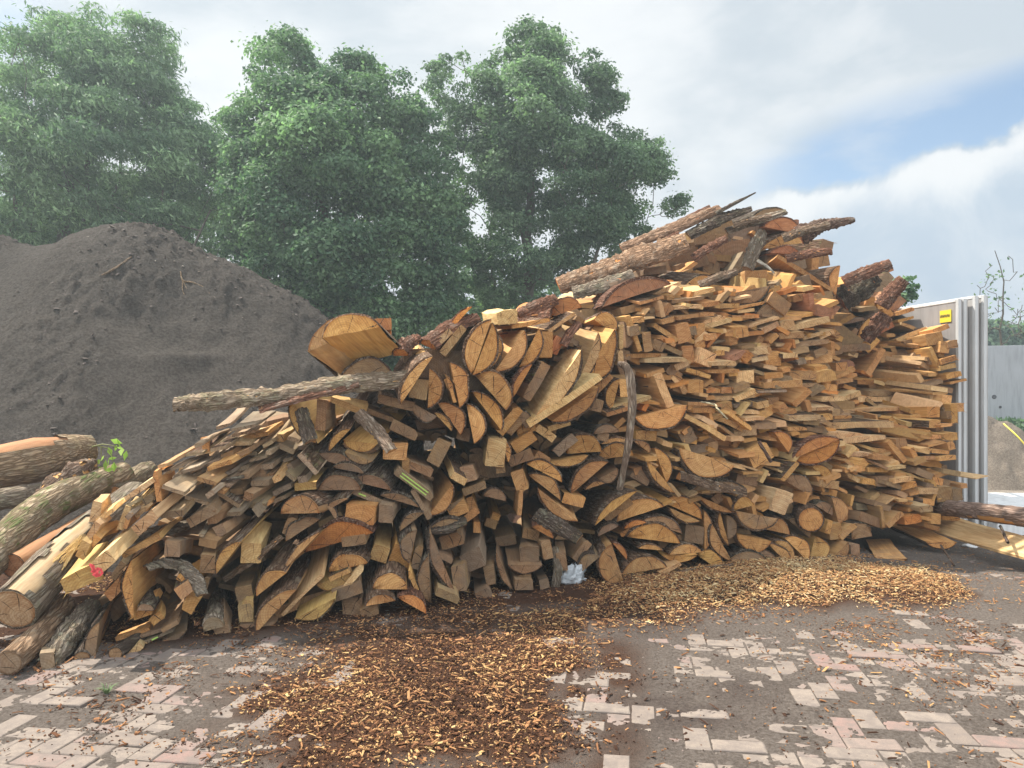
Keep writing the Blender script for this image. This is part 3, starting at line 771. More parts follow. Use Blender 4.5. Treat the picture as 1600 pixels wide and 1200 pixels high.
BLOCKS.append((1000, 420, (180, 400), [   # neat stack of thin planks
 (P,60,187,258,100,26,'p',dict(o=.05)), (S,265,152,482,60,55,'n'), (P,170,197,217,190,40,'n'), (P,310,177,472,140,32,'p',dict(o=.05)), (P,0,227,152,185,25,'n'), (P,200,217,402,190,25,'d'),
 (P,210,256,387,245,28,'p',dict(o=.05)), (P,390,242,492,225,30,'n'), (P,500,247,622,245,35,'n'), (P,0,267,142,225,25,'n'), (P,150,302,217,250,60,'n'), (P,0,312,122,290,30,'d'),
 (P,375,299,464,295,28,'n'), (P,230,322,372,300,28,'n'), (P,405,347,537,310,28,'p'), (P,410,382,577,330,30,'p'), (P,575,312,717,310,25,'n'), (P,560,270,807,215,18,'n'),
 (P,680,371,874,315,20,'p',dict(o=.08)), (P,770,407,872,355,40,'p',dict(o=.06)), (P,605,436,682,425,82,'n',dict(o=.05)), (P,560,480,614,472,112,'n'), (P,410,452,482,440,50,'n'), (P,470,427,542,395,28,'p'),
 (P,445,472,562,450,20,'g'), (P,690,372,722,385,30,'p'), (P,680,422,772,385,22,'p'), (P,880,392,967,380,76,'p'), (P,962,387,1187,330,42,'p',dict(o=.08)), (P,875,332,1097,290,26,'n'),
 (P,870,442,1022,430,46,'n'), (P,1020,447,1147,410,28,'p'), (P,1130,442,1217,405,36,'p'), (P,1190,402,1237,440,46,'n'), (P,930,492,1182,465,30,'d'), (P,715,542,802,530,62,'p'), (P,740,502,782,430,46,'n'),
 (P,795,542,832,520,72,'n'), (P,850,486,932,480,20,'p'), (P,550,592,667,540,45,'r'), (P,665,592,712,545,62,'o'), (P,700,587,802,570,36,'p',dict(o=.05)), (P,785,612,882,602,108,'n'), (P,445,607,602,605,30,'p',dict(o=.05)),
 (P,430,652,612,650,25,'n'), (P,555,672,612,670,30,'n'), (P,600,717,717,715,102,'p',dict(o=.06,v=(400,640))), (P,735,702,802,690,42,'n'), (P,780,692,897,680,40,'n'), (P,895,652,942,640,36,'n'),
 (P,895,562,987,555,36,'p'), (P,990,602,1042,590,42,'g'), (P,1045,602,1202,580,82,'n'), (P,1200,542,1222,540,102,'n'), (P,1090,642,1172,635,40,'n'), (P,935,692,1102,696,66,'n',dict(o=.05)), (P,1105,717,1227,690,82,'n',dict(o=.05)),
 (P,775,747,1017,735,50,'n'), (P,1020,742,1117,735,28,'p'), (P,415,777,502,775,28,'n'), (P,510,782,582,780,50,'n'), (P,600,832,727,775,34,'p',dict(o=.08)), (P,460,822,582,820,30,'p'), (P,415,822,470,815,30,'n'),
 (P,735,777,917,770,18,'g'), (P,975,867,1077,770,45,'n'), (P,1075,802,1162,750,30,'d'), (P,1165,762,1232,765,50,'n'), (P,990,892,1207,885,28,'p',dict(o=.06)), (P,1140,832,1282,825,40,'p',dict(o=.05)), (P,1275,832,1387,790,38,'p',dict(o=.05)),
 (P,735,877,807,860,50,'p'), (P,780,907,882,895,60,'n'), (P,800,852,872,850,56,'n'), (P,880,902,927,870,52,'n'), (P,630,907,747,910,30,'p'), (P,590,872,722,860,30,'g'), (P,510,902,582,890,72,'n'), (P,300,852,512,865,26,'n'), (P,330,902,467,905,40,'n'),
 (P,400,962,542,920,24,'n'), (P,550,912,692,1012,30,'n',dict(o=.05)), (P,520,962,637,1020,40,'n',dict(o=.06)), (P,500,992,632,1085,24,'n'), (P,660,952,777,945,25,'p'), (P,850,992,917,985,40,'p'), (P,720,1002,852,1000,40,'d'),
 (P,930,952,1132,945,40,'p',dict(o=.06)), (P,900,937,982,895,28,'n'), (P,1150,952,1207,945,46,'n'), (P,1060,972,1162,960,40,'d'), (P,925,1012,1042,1010,25,'n'), (P,950,1045,1000,1035,24,'n'),
 (P,1230,692,1347,640,30,'n'), (P,1360,722,1462,725,40,'n'), (P,1230,722,1332,705,25,'n'), (P,1270,742,1342,770,30,'n'), (P,1430,797,1592,795,40,'d'), (P,1230,640,1300,630,60,'n'), (P,240,640,310,620,40,'d'), (P,470,545,530,540,40,'n'),
 (P,560,640,640,560,40,'d'), (P,820,470,870,420,30,'n'), (P,640,510,720,490,30,'d'), (P,300,420,360,410,60,'d'), (P,590,780,690,740,40,'d'), (P,860,760,960,700,40,'d'), (P,1100,560,1180,530,60,'d'), (P,950,540,1060,520,40,'d'), (P,440,740,560,720,40,'d'),
]))
BLOCKS.append((1150, 300, (480, 500), [   # the tumbled heap on top and the bay set back behind
 (S,175,217,417,268,78,'r',dict(o=.05,tag='saw')), (S,95,172,327,130,46,'d'), (P,518,362,592,385,92,'d',dict(o=-.1)), (P,515,472,587,460,128,'n'), (P,470,492,517,495,122,'n'), (S,215,382,402,387,46,'r'),
 (S,160,362,452,310,62,'n'), (P,612,608,265,388,28,'n',dict(v=(900,650),o=.15,L=1.5)), (P,195,690,306,768,98,'n',dict(v=(620,600),o=.1)), (S,120,812,302,780,90,'d'), (P,490,772,592,800,86,'r',dict(v=(700,520),o=.1)),
 (P,590,800,652,722,70,'r',dict(o=.05)), (P,465,742,492,740,132,'r'), (S,625,647,652,460,52,'n'), (P,920,517,987,487,62,'r',dict(v=(900,640),L=1.4)), (P,635,602,852,545,24,'n'),
 (P,755,717,837,580,40,'n'), (P,780,742,862,750,112,'n'), (P,885,657,992,535,72,'g'), (P,995,757,1067,680,132,'r',dict(o=.05)), (P,890,742,947,730,82,'n'), (P,945,792,987,770,82,'n'), (S,770,925,942,765,58,'n',dict(o=.06)),
 (P,830,932,992,840,42,'r',dict(o=.05)), (P,650,832,802,800,20,'g'), (S,640,967,812,930,30,'g'), (P,640,1002,842,990,52,'d'), (P,1015,772,1117,740,30,'n'), (P,1015,817,1112,790,20,'n'), (P,1030,830,1112,862,24,'p'),
 (P,1010,942,1202,870,34,'p',dict(o=.05)), (P,1200,962,1302,940,88,'n',dict(o=.06)), (P,1240,892,1337,850,40,'n'), (P,1325,977,1387,970,56,'n'), (P,1275,1002,1332,1010,82,'n'), (P,1286,1086,1225,965,28,'n',dict(o=.06)),
 (P,1030,1032,1162,1010,28,'p'), (P,1160,1042,1232,1030,66,'n'), (P,1265,1032,1302,1030,30,'p'), (P,1290,1077,1382,1050,40,'n'), (P,1280,1117,1377,1095,35,'p'), (P,1140,1102,1252,1080,40,'n'), (P,1060,1092,1142,1110,52,'d'),
 (P,1000,1152,1102,1140,46,'p'), (P,1100,1192,1187,1180,66,'n'), (P,1170,1162,1267,1140,52,'n'), (P,1190,1197,1322,1175,30,'n'), (P,1320,1172,1412,1150,40,'n'), (P,1340,1202,1442,1180,20,'n'), (P,960,1102,1052,1090,36,'n'),
 (P,905,1067,1002,1050,62,'n'), (P,840,1152,937,990,44,'n',dict(o=.05)), (P,640,1122,742,1090,52,'r'), (P,640,1172,747,1110,28,'n'), (P,905,982,987,960,28,'n'), (P,985,1022,1012,1010,62,'n'),
 (P,400,640,480,620,130,'d',dict(o=-.2)), (P,330,560,480,600,80,'d',dict(o=-.3)), (P,680,800,760,700,60,'d',dict(o=-.1)), (P,1060,960,1150,940,40,'d'), (P,830,1010,900,930,40,'n'), (P,1090,1040,1150,1080,50,'d'), (P,1210,1080,1260,1060,60,'d'),
 (P,700,960,780,880,60,'d',dict(o=-.1)), (P,860,800,900,740,60,'d',dict(o=-.1)), (P,360,690,440,680,60,'n',dict(o=-.05)),
]))
BLOCKS.append((1150, 600, (420, 590), [
 (P,765,112,1012,110,40,'p',dict(o=.08)), (P,665,187,1042,165,26,'p',dict(o=.1)), (P,740,217,907,205,20,'g'), (P,615,217,722,215,22,'n'), (P,570,282,987,275,52,'p',dict(o=.12,v=(200,560))), (P,555,342,812,345,48,'p',dict(o=.12)),
 (P,670,372,937,345,34,'p',dict(o=.12)), (P,985,22,1107,20,16,'p'), (P,1095,174,1162,165,86,'n'), (P,1105,292,1197,280,118,'n'), (P,1040,232,1062,225,112,'n'), (P,1065,227,1087,225,76,'n'), (P,1195,207,1272,205,80,'n'),
 (P,1205,272,1277,275,60,'n'), (P,1280,127,1342,135,76,'n'), (P,1385,174,1424,172,62,'n'), (P,1345,247,1387,245,142,'n',dict(o=.05)), (P,1195,277,1247,270,25,'n'), (P,1280,272,1352,262,20,'n'), (P,1052,290,975,200,36,'n'), (P,1190,347,1282,340,25,'n'),
 (P,1290,357,1387,350,56,'n'), (P,1330,417,1372,405,62,'n'), (P,1130,427,1217,420,25,'p'), (P,1225,432,1332,440,28,'n'), (P,1160,477,1242,470,28,'n'), (P,1270,482,1377,470,32,'n'), (P,1152,485,1110,395,36,'n'), (P,1072,475,965,345,36,'n',dict(v=(300,620),o=.06)),
 (P,1000,432,1072,430,112,'n'), (P,1500,596,1576,578,9,'p',dict(v=(300,563),L=2.0,o=.1)), (P,710,452,847,452,26,'p'), (P,640,402,702,445,40,'n'), (P,855,472,912,475,38,'n'), (P,945,537,1062,525,22,'p'), (P,770,557,832,500,56,'n'), (P,820,552,952,553,40,'n'),
 (P,640,512,752,572,30,'n'), (P,600,547,662,550,20,'p'), (P,690,577,767,617,30,'p'), (P,790,622,867,632,46,'n'), (P,880,642,987,640,76,'d'), (P,985,622,1102,605,32,'p'), (P,1030,667,1132,640,40,'n'), (P,1140,687,1262,690,45,'p',dict(o=.05)), (P,1225,622,1287,635,50,'n'),
 (P,1410,657,1447,650,34,'n',dict(L=1.4)), (P,1255,742,1357,735,112,'d'), (P,1355,732,1417,730,92,'d'), (P,935,757,997,712,14,'p',dict(v=(640,600),o=.12,L=1.6)), (P,935,890,915,762,24,'n',dict(v=(700,590),o=.12)), (P,995,742,1102,760,25,'n'), (P,1080,802,1152,770,30,'n'),
 (P,1150,802,1232,795,45,'p',dict(o=.05)), (P,1220,872,1277,875,72,'n'), (P,1085,832,1242,865,28,'n'), (P,960,902,1052,815,40,'n',dict(o=.05)), (P,1165,752,1237,760,46,'n'), (S,1382,990,1188,984,44,'n',dict(v=(900,600),o=.15,L=1.1)), (P,1170,892,1267,922,34,'n'),
 (S,600,713,642,872,78,'n'), (P,590,977,667,967,122,'n',dict(o=.05)), (P,555,932,587,940,102,'n'), (P,665,977,757,892,46,'n'), (S,725,972,852,950,88,'d'), (S,500,760,602,822,52,'d'), (S,495,950,455,1114,112,'n',dict(o=.05)), (S,702,988,580,1112,52,'n',dict(o=.06)),
 (P,720,1082,772,1080,92,'d'), (S,305,963,447,1107,76,'n',dict(o=.05)), (S,1070,1092,880,1090,38,'n',dict(v=(1180,642),o=.15,L=1.1)), (S,360,467,647,345,62,'o',dict(v=(640,640),o=.16)), (S,647,345,360,467,88,'o',dict(v=(640,640),o=.16)),
 (P,300,612,397,500,34,'n',dict(v=(500,640),o=.06)), (S,470,515,607,622,52,'n',dict(o=.05)), (S,300,602,472,702,82,'d'), (S,330,852,462,962,62,'d'), (P,860,760,960,800,40,'d'), (P,1000,690,1060,720,40,'d'), (P,1120,560,1220,600,50,'d'), (P,760,850,900,900,70,'d'),
 (P,1250,300,1300,290,50,'d'), (P,1290,560,1400,580,40,'d'), (P,520,640,640,660,60,'d'), (P,330,440,420,460,60,'d'), (P,1060,880,1160,860,60,'o'), (P,1280,640,1330,650,60,'d'), (P,420,250,520,260,50,'d'), (P,440,290,540,310,30,'d'), (P,1320,220,1350,215,60,'d'), (P,1290,850,1400,855,40,'n'),
 (P,870,430,940,440,40,'n'), (P,1185,650,1230,660,40,'d'), (P,1300,180,1340,170,40,'d'), (P,1170,120,1200,110,60,'d'),
]))
BLOCKS.append((850, 290, (620, 620), [
 (S,370,757,792,617,92,'r',dict(o=.05)), (S,1247,410,1153,560,42,'g'), (P,1290,502,1337,480,40,'o'), (P,1260,652,1397,640,118,'n',dict(o=-.05)), (S,1412,625,1083,690,86,'d',dict(o=.05)), (P,940,372,1152,350,50,'d',dict(o=-.25)),
 (P,1000,560,1100,540,90,'d',dict(o=-.2)), (P,900,480,960,470,120,'d',dict(o=-.25)), (P,1120,430,1200,380,80,'d',dict(o=-.3)), (P,1400,560,1480,560,120,'d',dict(o=-.25)), (P,1230,560,1290,540,90,'d',dict(o=-.2)),
]))
BLOCKS.append((0, 0, (800, 640), [
 (P,1100,425,1180,405,36,'d',dict(v=(600,600),o=-.15,L=.8)),(P,1125,392,1200,376,26,'g',dict(v=(600,600),o=-.2,L=.8)),(P,1180,380,1250,372,30,'r',dict(v=(600,600),o=-.2,L=.8)),(P,1085,385,1150,362,24,'d',dict(v=(600,600),o=-.25,L=.8)),(P,1200,430,1262,420,34,'d',dict(v=(600,600),o=-.2,L=.8)),(P,1050,430,1110,415,30,'d',dict(v=(600,600),o=-.2,L=.8)),(P,635,592,705,585,44,'d',dict(v=(600,600),o=-.3,L=.9)),(P,650,672,720,664,44,'d',dict(v=(640,600),o=-.4,L=.9)),(P,735,752,800,745,44,'d',dict(v=(640,600),o=-.4,L=.9)),(P,700,614,790,604,60,'d',dict(v=(640,600),o=-.22,L=.9)),(P,640,645,715,636,52,'d',dict(v=(640,600),o=-.3,L=.9)),(S,690,560,760,540,40,'d',dict(v=(640,600),o=-.3,L=.9)),
 (P,1640,886,1700,868,5,'p',dict(L=2.4,D=6.45,v=(800,640),tag='longboard')),
]))

SPECIAL = {}
seed = 0
for ox, oy, vdef, rows in BLOCKS:
    for row in rows:
        typ, x1, y1, x2, y2, h, c = row[:7]
        op = dict(row[7]) if len(row) > 7 else {}
        tg = op.pop('tag', None)
        k = 0.25 if (ox or oy) else 1.0
        seed += 1
        rr = random.Random(seed)
        v = op.pop('v', None)
        if v is None:
            if (ox, oy) == (1150, 300) and x1 > 1000: v = (760, 640)
        if v is None:
            v = (vdef[0] + rr.uniform(-130, 130), vdef[1] + rr.uniform(-90, 90))
        o = op.pop('o', 0.0) + (rr.uniform(-0.08, 0.08) if typ == P else rr.uniform(-0.04, 0.04))
        if ox <= 200 and typ == P and 'L' not in op: op['L'] = rr.uniform(0.3, 0.55)
        if typ == P and ox >= 1000: h *= 0.84
        if typ == P and c in 'sgp' and (ox, oy) == (200, 600): h *= 0.8
        ob = make_piece(typ, ox + x1 * k, oy + y1 * k, ox + x2 * k, oy + y2 * k, h * k, c, v=v, o=o, seed=seed, **op)
        PIECES[-1]['tag'] = tg
        if tg: SPECIAL.setdefault(tg, []).append(PIECES[-1])
# ------------------------------------------------------------------ logs, bark slabs, branch, bag
make_log([(20,952,4.62),(120,850,5.3),(215,775,6.0)],[38,31,26],'thick round log with a bright ringed cut end and half its bark stripped',seed=3,rough=.06,c='b',bt='g',flat=0.98,
         peel=lambda f,s,q: 0.12+q*0.12<s<0.25+q*0.14 and f<0.6+q*0.3)
make_log([(14,1036,4.30),(70,985,4.75),(98,945,5.1)],[20,21,19],'short smooth log lying on the paving below the thick ringed log',seed=4,rough=.07,c='g',bt=(0.36,0.24,0.15,0.1))
make_log([(-40,900,4.9),(40,818,5.5),(105,775,6.0),(192,742,6.7)],[28,28,26,20],'long bent mossy log with pale flaking bark',seed=5,rough=.10,c='n',bt=(0.42,0.33,0.22,0.95))
make_log([(-50,738,6.1),(60,716,6.3),(145,699,6.6)],[38,36,19],'stout barked log with an orange stripped patch on top of the log heap',seed=6,rough=.07,c='q',bt=(0.38,0.28,0.18,0.25),
         peel=lambda f,s,q: f<0.62+q*0.25 and (0.05<s<0.62))
make_log([(-20,782,5.9),(30,776,6.0),(70,766,6.2)],[17,17,12],'thin rough log stub under the orange stripped log',seed=7,rough=.12,c='n',bt='g')
make_log([(178,776,6.4),(205,752,6.8),(232,735,7.2)],[18,18,15],'pale log stub behind the fan of split wedges',seed=8,rough=.09,c='n',bt=(0.28,0.22,0.15,0.5))
make_log([(20,885,5.1),(85,850,5.5),(145,812,6.0)],[21,22,18],'orange brown log stripped of bark beneath the mossy log',seed=9,rough=.10,c='q',bt='p',
         peel=lambda f,s,q: s<0.55 and q>-0.35)
make_log([(62,782,5.95),(90,762,6.05),(118,742,6.2),(142,726,6.4)],[14,20,19,12],'knotty twisted root piece between the orange and mossy logs',name='root_piece',cat='root',seed=10,rough=.38,c='n',bt=(0.21,0.14,0.10,0.1),
         peel=lambda f,s,q: q>0.3)
make_log([(128,1030,4.60),(160,960,5.2)],[13,12],'dark slim log end beside the tall bark plank',seed=12,rough=.1,c='d',bt='d')
make_log([(180,1022,4.62),(215,1000,4.9),(262,985,5.3)],[11,11,9],'stubby dark log on the ground beside the yellow stick end',seed=13,rough=.1,c='d',bt='d')
make_log([(1267,812,7.50),(1240,790,8.6)],[20,20],'small round log end with a star-shaped crack',seed=14,rough=.05,c='n',bt='n')
make_log([(1700,820,6.9),(1600,808,7.3),(1510,797,7.9),(1455,790,8.5)],[17,15,13,12],'rough barked log poking out past the grey concrete panels',seed=15,rough=.14,c='n',bt=(0.34,0.24,0.19,0.0),
         peel=lambda f,s,q: 0.35<f<0.62 and 0.5<s<0.75 and q>-0.3)
# long slabs seen from the side
make_bark_slab([(272,632,5.35),(330,626,5.40),(430,618,5.50),(540,600,5.62),(640,592,5.8)],[13,19,15,18,16],'long bark slab jutting out over the small plank stack',bt=(0.36,0.28,0.20,0.35),c='n',seed=21,thick=.42,roll=-0.5)
make_bark_slab([(405,640,5.42),(470,622,5.48),(560,600,5.6)],[9,10,9],'reddish bark strip under the long jutting bark slab',name='bark_strip',cat='bark strip',bt='r',c='n',seed=22,thick=.3,roll=-0.4)
make_bark_slab([(470,640,5.5),(485,690,5.35)],[9,10],'dark shaggy bark piece hanging under the jutting slab',name='bark_strip',cat='bark strip',bt='d',c='d',seed=23,thick=.3,up=(0,-1,0.2))
make_bark_slab([(560,645,5.62),(592,675,5.5),(612,705,5.38)],[9,9,8],'pale bark strip drooping out of the dark middle of the pile',name='bark_strip',cat='bark strip',bt=(0.30,0.22,0.16,0.0),c='n',seed=24,thick=.3,up=(0.3,-1,0.3))
make_bark_slab([(175,852,5.0),(215,838,5.15),(260,828,5.35),(300,818,5.6)],[8,11,10,8],'dark grey curled bark slab over the pink marked wedge',bt='g',c='o',seed=25,thick=.5,roll=-0.3)
make_bark_slab([(228,888,5.0),(255,878,5.1),(285,882,5.1),(308,905,5.0),(316,930,4.95)],[7,8,9,9,7],'arched pale bark shell over two split wedge ends',name='bark_strip',cat='bark strip',bt=(0.33,0.28,0.22,0.2),c='d',seed=26,thick=.35,up=(0,-0.6,1))
make_bark_slab([(72,1040,4.45),(110,985,4.75),(145,945,5.1)],[15,17,14],'thick weathered bark plank leaning between two small logs',bt='g',c='d',seed=27,thick=.5,roll=-0.3)
make_bark_slab([(872,446,8.2),(930,428,8.2),(1000,402,8.15),(1072,378,8.1)],[17,22,24,20],'long ridged bark slab resting on the top slope beside the oak',bt=(0.40,0.255,0.16,0.0),c='o',seed=28,thick=.26,roll=-0.75)
make_bark_slab([(895,458,8.05),(940,446,8.0),(990,428,7.95)],[12,14,10],'grey split slab lying below the long ridged bark slab',bt='g',c='r',seed=29,thick=.26,roll=-0.8)
make_bark_slab([(970,388,8.5),(1040,362,8.45),(1125,326,8.4)],[10,14,12],'upper bark slab sloping up towards the summit',bt=(0.36,0.23,0.15,0.0),c='r',seed=30,thick=.26,roll=-0.6)
make_bark_slab([(1035,362,8.9),(1110,324,8.8)],[7,5],'reddish square plank sloping up behind the upper bark slab',name='summit_plank',cat='plank',bt='r',c='r',seed=31,thick=.5,roll=-0.5)
make_bark_slab([(1075,368,8.35),(1130,340,8.3),(1175,326,8.2)],[12,14,6],'dark tapering slab pointing up at the summit',bt='d',c='d',seed=32,thick=.26,roll=-0.6)
make_bark_slab([(1118,334,8.3),(1150,317,8.25),(1181,301,8.2)],[5,4.5,1.5],'thin pointed sliver sticking highest into the sky',name='wood_sliver',cat='sliver',bt='d',c='d',seed=33,thick=.4,roll=-0.4)
make_bark_slab([(1135,362,8.4),(1180,345,8.35),(1228,331,8.3)],[9,11,8],'grey bark slab across the summit beside the red sawn leaf shape',bt='g',c='d',seed=34,thick=.26,roll=-0.5)
make_bark_slab([(1248,368,8.4),(1282,352,8.35),(1312,347,8.3),(1335,343,8.3)],[16,10,7,4],'dark torn board pointing out over the right shoulder of the summit',name='torn_board',cat='board',bt=(0.19,0.12,0.09,0.0),c='r',seed=35,thick=.3,roll=-1.2)
make_bark_slab([(1168,420,8.15),(1178,390,8.2),(1192,362,8.3)],[9,10,7],'upright grey bark board leaning on the heap below the summit',bt='g',c='d',seed=36,thick=.3,up=(0.2,-1,0.2))
make_bark_slab([(1184,408,8.05),(1197,416,8.0),(1210,427,7.95)],[5,4,2],'white torn splinter below the grey leaning bark board',name='wood_sliver',cat='sliver',bt=(0.45,0.42,0.36,0.0),c='p',seed=37,thick=.4)
make_bark_slab([(1310,470,9.2),(1345,450,9.15),(1370,432,9.1)],[22,20,12],'shaggy dark barked slab in the gap between the two stacks',bt='d',c='r',seed=38,thick=.5,roll=-0.6)
make_bark_slab([(1352,530,8.9),(1372,505,8.8),(1382,492,8.8)],[13,14,10],'brown rounded slab end low in the set back bay',bt='r',c='n',seed=39,thick=.45,roll=-0.8)
make_bark_slab([(668,538,6.05),(700,512,6.2),(745,496,6.4)],[14,13,9],'shaggy red bark heap at the crest next to the maple',name='bark_strip',cat='bark strip',bt='r',c='o',seed=40,thick=.45,roll=-0.5)
make_bark_slab([(808,492,6.6),(835,480,6.65),(868,468,6.7)],[9,13,11],'crumbling red bark log on the crest before the oak',bt='r',c='o',seed=41,thick=.5,roll=-0.4)
make_bark_slab([(625,552,6.0),(632,538,6.1),(650,530,6.3)],[12,13,10],'rough red bark stub beside the slanted slab',name='bark_strip',cat='bark strip',bt='r',c='o',seed=42,thick=.5)
make_bark_slab([(838,802,6.05),(870,820,5.98),(906,842,5.9)],[11,12,10],'dark flat bark flake poking out over the hollow',name='bark_strip',cat='bark strip',bt='d',c='d',seed=43,thick=.25,up=(0.1,-0.7,0.6))
make_bark_slab([(665,832,5.95),(700,828,5.95),(727,814,6.0)],[8,9,7],'low curved bark slab above the dark hollow',bt='d',c='d',seed=44,thick=.5)
make_bark_slab([(868,918,6.42),(872,890,6.42),(866,855,6.5)],[6,6,5],'grey stick of bark standing beside the plastic bag',name='bark_strip',cat='bark strip',bt='g',c='d',seed=45,thick=.4,up=(0,-1,0))
make_bark_slab([(880,540,6.55),(890,520,6.6),(905,505,6.7)],[6,6,5],'frayed red bark strip under the crest slabs',name='bark_strip',cat='bark strip',bt='r',c='r',seed=46,thick=.4,up=(0,-1,0.2))
make_bark_slab([(1060,745,7.0),(1110,760,7.0),(1165,770,6.98)],[14,14,10],'brown bark slab under the broad sawn half disc',bt='n',c='n',seed=47,thick=.4)
make_bark_slab([(382,745,5.35),(345,752,5.3)],[6,5],'dark thin bark flake in the small plank stack',name='bark_strip',cat='bark strip',bt='d',c='d',seed=48,thick=.3)
make_bark_slab([(350,905,5.3),(405,868,5.3),(440,838,5.4)],[5,6,5],'slim bark strip slanting between two half rounds',name='bark_strip',cat='bark strip',bt=(0.2,0.13,0.08,0.0),c='o',seed=49,thick=.35,up=(-0.6,-1,0.6))

for px0, py0, px1, py1, D0, w0, w1, bt_, c_, rl, lab in (
        (1082, 404, 1136, 372, 8.15, 9, 7, 'r', 'r', .8, 'reddish torn slab lying in the hollow below the summit'),
        (1222, 372, 1296, 350, 8.2, 8, 6, 'p', 'n', .9, 'brown split slab under the dark torn board'),
        (1228, 404, 1300, 392, 8.0, 7, 6, 'r', 'o', 1.0, 'flat orange brown slab on the right shoulder of the heap'),
        (1092, 446, 1152, 424, 7.75, 8, 6, 'p', 'r', .9, 'broad brown slab just above the neat plank stack'),
        (1318, 440, 1392, 412, 8.9, 9, 8, 'r', 'r', 1.1, 'reddish split beam crowning the set back bay'),
        (1376, 478, 1412, 436, 8.6, 11, 9, 'r', 'r', 1.2, 'upright red brown slab at the outer end of the bay crest'),
        (1010, 400, 1062, 366, 8.35, 8, 8, 'o', 'o', .9, 'orange split face between the two long bark slabs'),
        (1146, 352, 1206, 338, 8.2, 6, 6, 'p', 'n', .8, 'brown barked slab tucked under the grey summit slab')):
    make_bark_slab([(px0, py0, D0), ((px0 + px1) / 2, (py0 + py1) / 2 - 2, D0 - .05), (px1, py1, D0 - .1)], [w0, (w0 + w1) / 2 + 1, w1], lab, bt=bt_, c=c_, seed=int(px0), thick=.28, roll=-rl)

# hanging branch
def make_branch(pts, radii, name, label, cat, tint, seed, twigs=()):
    path = [at(*p) for p in pts]; rad = [w * p[2] / F for w, p in zip(radii, pts)]
    M = local_frame(path); Mi = M.inverted()
    v, f, n, s = tube(path, rad, 9, seed, 0.22, 1.0, up=Vector((0, -1, 0.1)))
    for tp, tr in twigs:
        tpath = [at(*p) for p in tp]
        v2, f2, _, _ = tube(tpath, [w * p[2] / F for w, p in zip(tr, tp)], 6, seed + 3, 0.2, up=Vector((0, -1, 0.1)))
        b = len(v); v += v2; f += [tuple(i + b for i in q) for q in f2]
    me = mesh_of(name, [Mi @ p for p in v], f, None, True)
    o = link(name, me, None, [M_BARK]); o.matrix_world = M; o.color = tint
    tag(o, label, cat)
    return o
make_branch([(966,568,6.38),(978,573,6.35),(985,592,6.33),(988,630,6.3),(985,668,6.28),(981,700,6.28),(974,735,6.3),(968,764,6.35)],[4,6,7,6.5,6,6,5,6],
            'hanging_branch','crooked bare branch hanging down the front of the pile','branch',(0.32,0.24,0.18,0.1),61)
make_branch([(1145,882,6.9),(1062,893,6.75)],[2.2,2.2],'stick','straight pale stick lying across the chip mound','stick',(0.22,0.15,0.10,0),62)
make_branch([(1167,912,6.6),(1150,886,6.9)],[1.2,0.8],'stick','short white sliver standing in the chips before the half moon slabs','stick',(0.5,0.4,0.28,0),63)
make_branch([(1491,884,7.2),(1470,852,7.6)],[1.6,1.8],'stick','thin stick leaning on the ground under the long board','stick',(0.2,0.12,0.08,0),64)
make_branch([(1205,722,7.0),(1186,690,7.1)],[2.6,2.8],'stick','brown stick leaning on the orange wedge','stick',(0.16,0.085,0.055,0),65)
make_branch([(1137,655,6.95),(1122,640,6.98),(1116,632,7.05),(1095,628,7.1)],[1.3,1.7,1.6,1.0],'wood_sliver','white peeled fibre curling out of the thin planks','sliver',(0.75,0.66,0.42,0),66)
make_branch([(1575,848,7.0),(1563,822,7.3)],[2.2,2.2],'stick','short dark stick leaning against the concrete foot','stick',(0.10,0.07,0.055,0),67)
# splintered break on the ringed log
def splinters():
    v, f = [], []
    r = random.Random(5)
    for i in range(60):
        a = at(88 + r.uniform(-10, 14), 884 + r.uniform(-8, 10), 4.95 + r.uniform(-.05, .05))
        b = at(126 + r.uniform(-6, 10), 842 + r.uniform(-8, 6), 5.1 + r.uniform(-.06, .06))
        if r.random() < .3: b = a.lerp(b, r.uniform(.4, .8))
        m_ = a.lerp(b, .5) + Vector((0, 0, r.uniform(0, .02)))
        v2, f2, _, _ = tube([a, m_, b], [.0035, .003, .0012], 4, i, .1, sub=2)
        k = len(v); v += v2; f += [tuple(q + k for q in ff) for ff in f2]
    o = link('splinter_tuft', mesh_of('splinter_tuft', v, f, None, False), None, [M_SIDE]); o.color = (0.75, 0.56, 0.26, 0)
    tag(o, 'straw coloured tuft of torn splinters on top of the thick ringed log', 'splinters')
splinters()

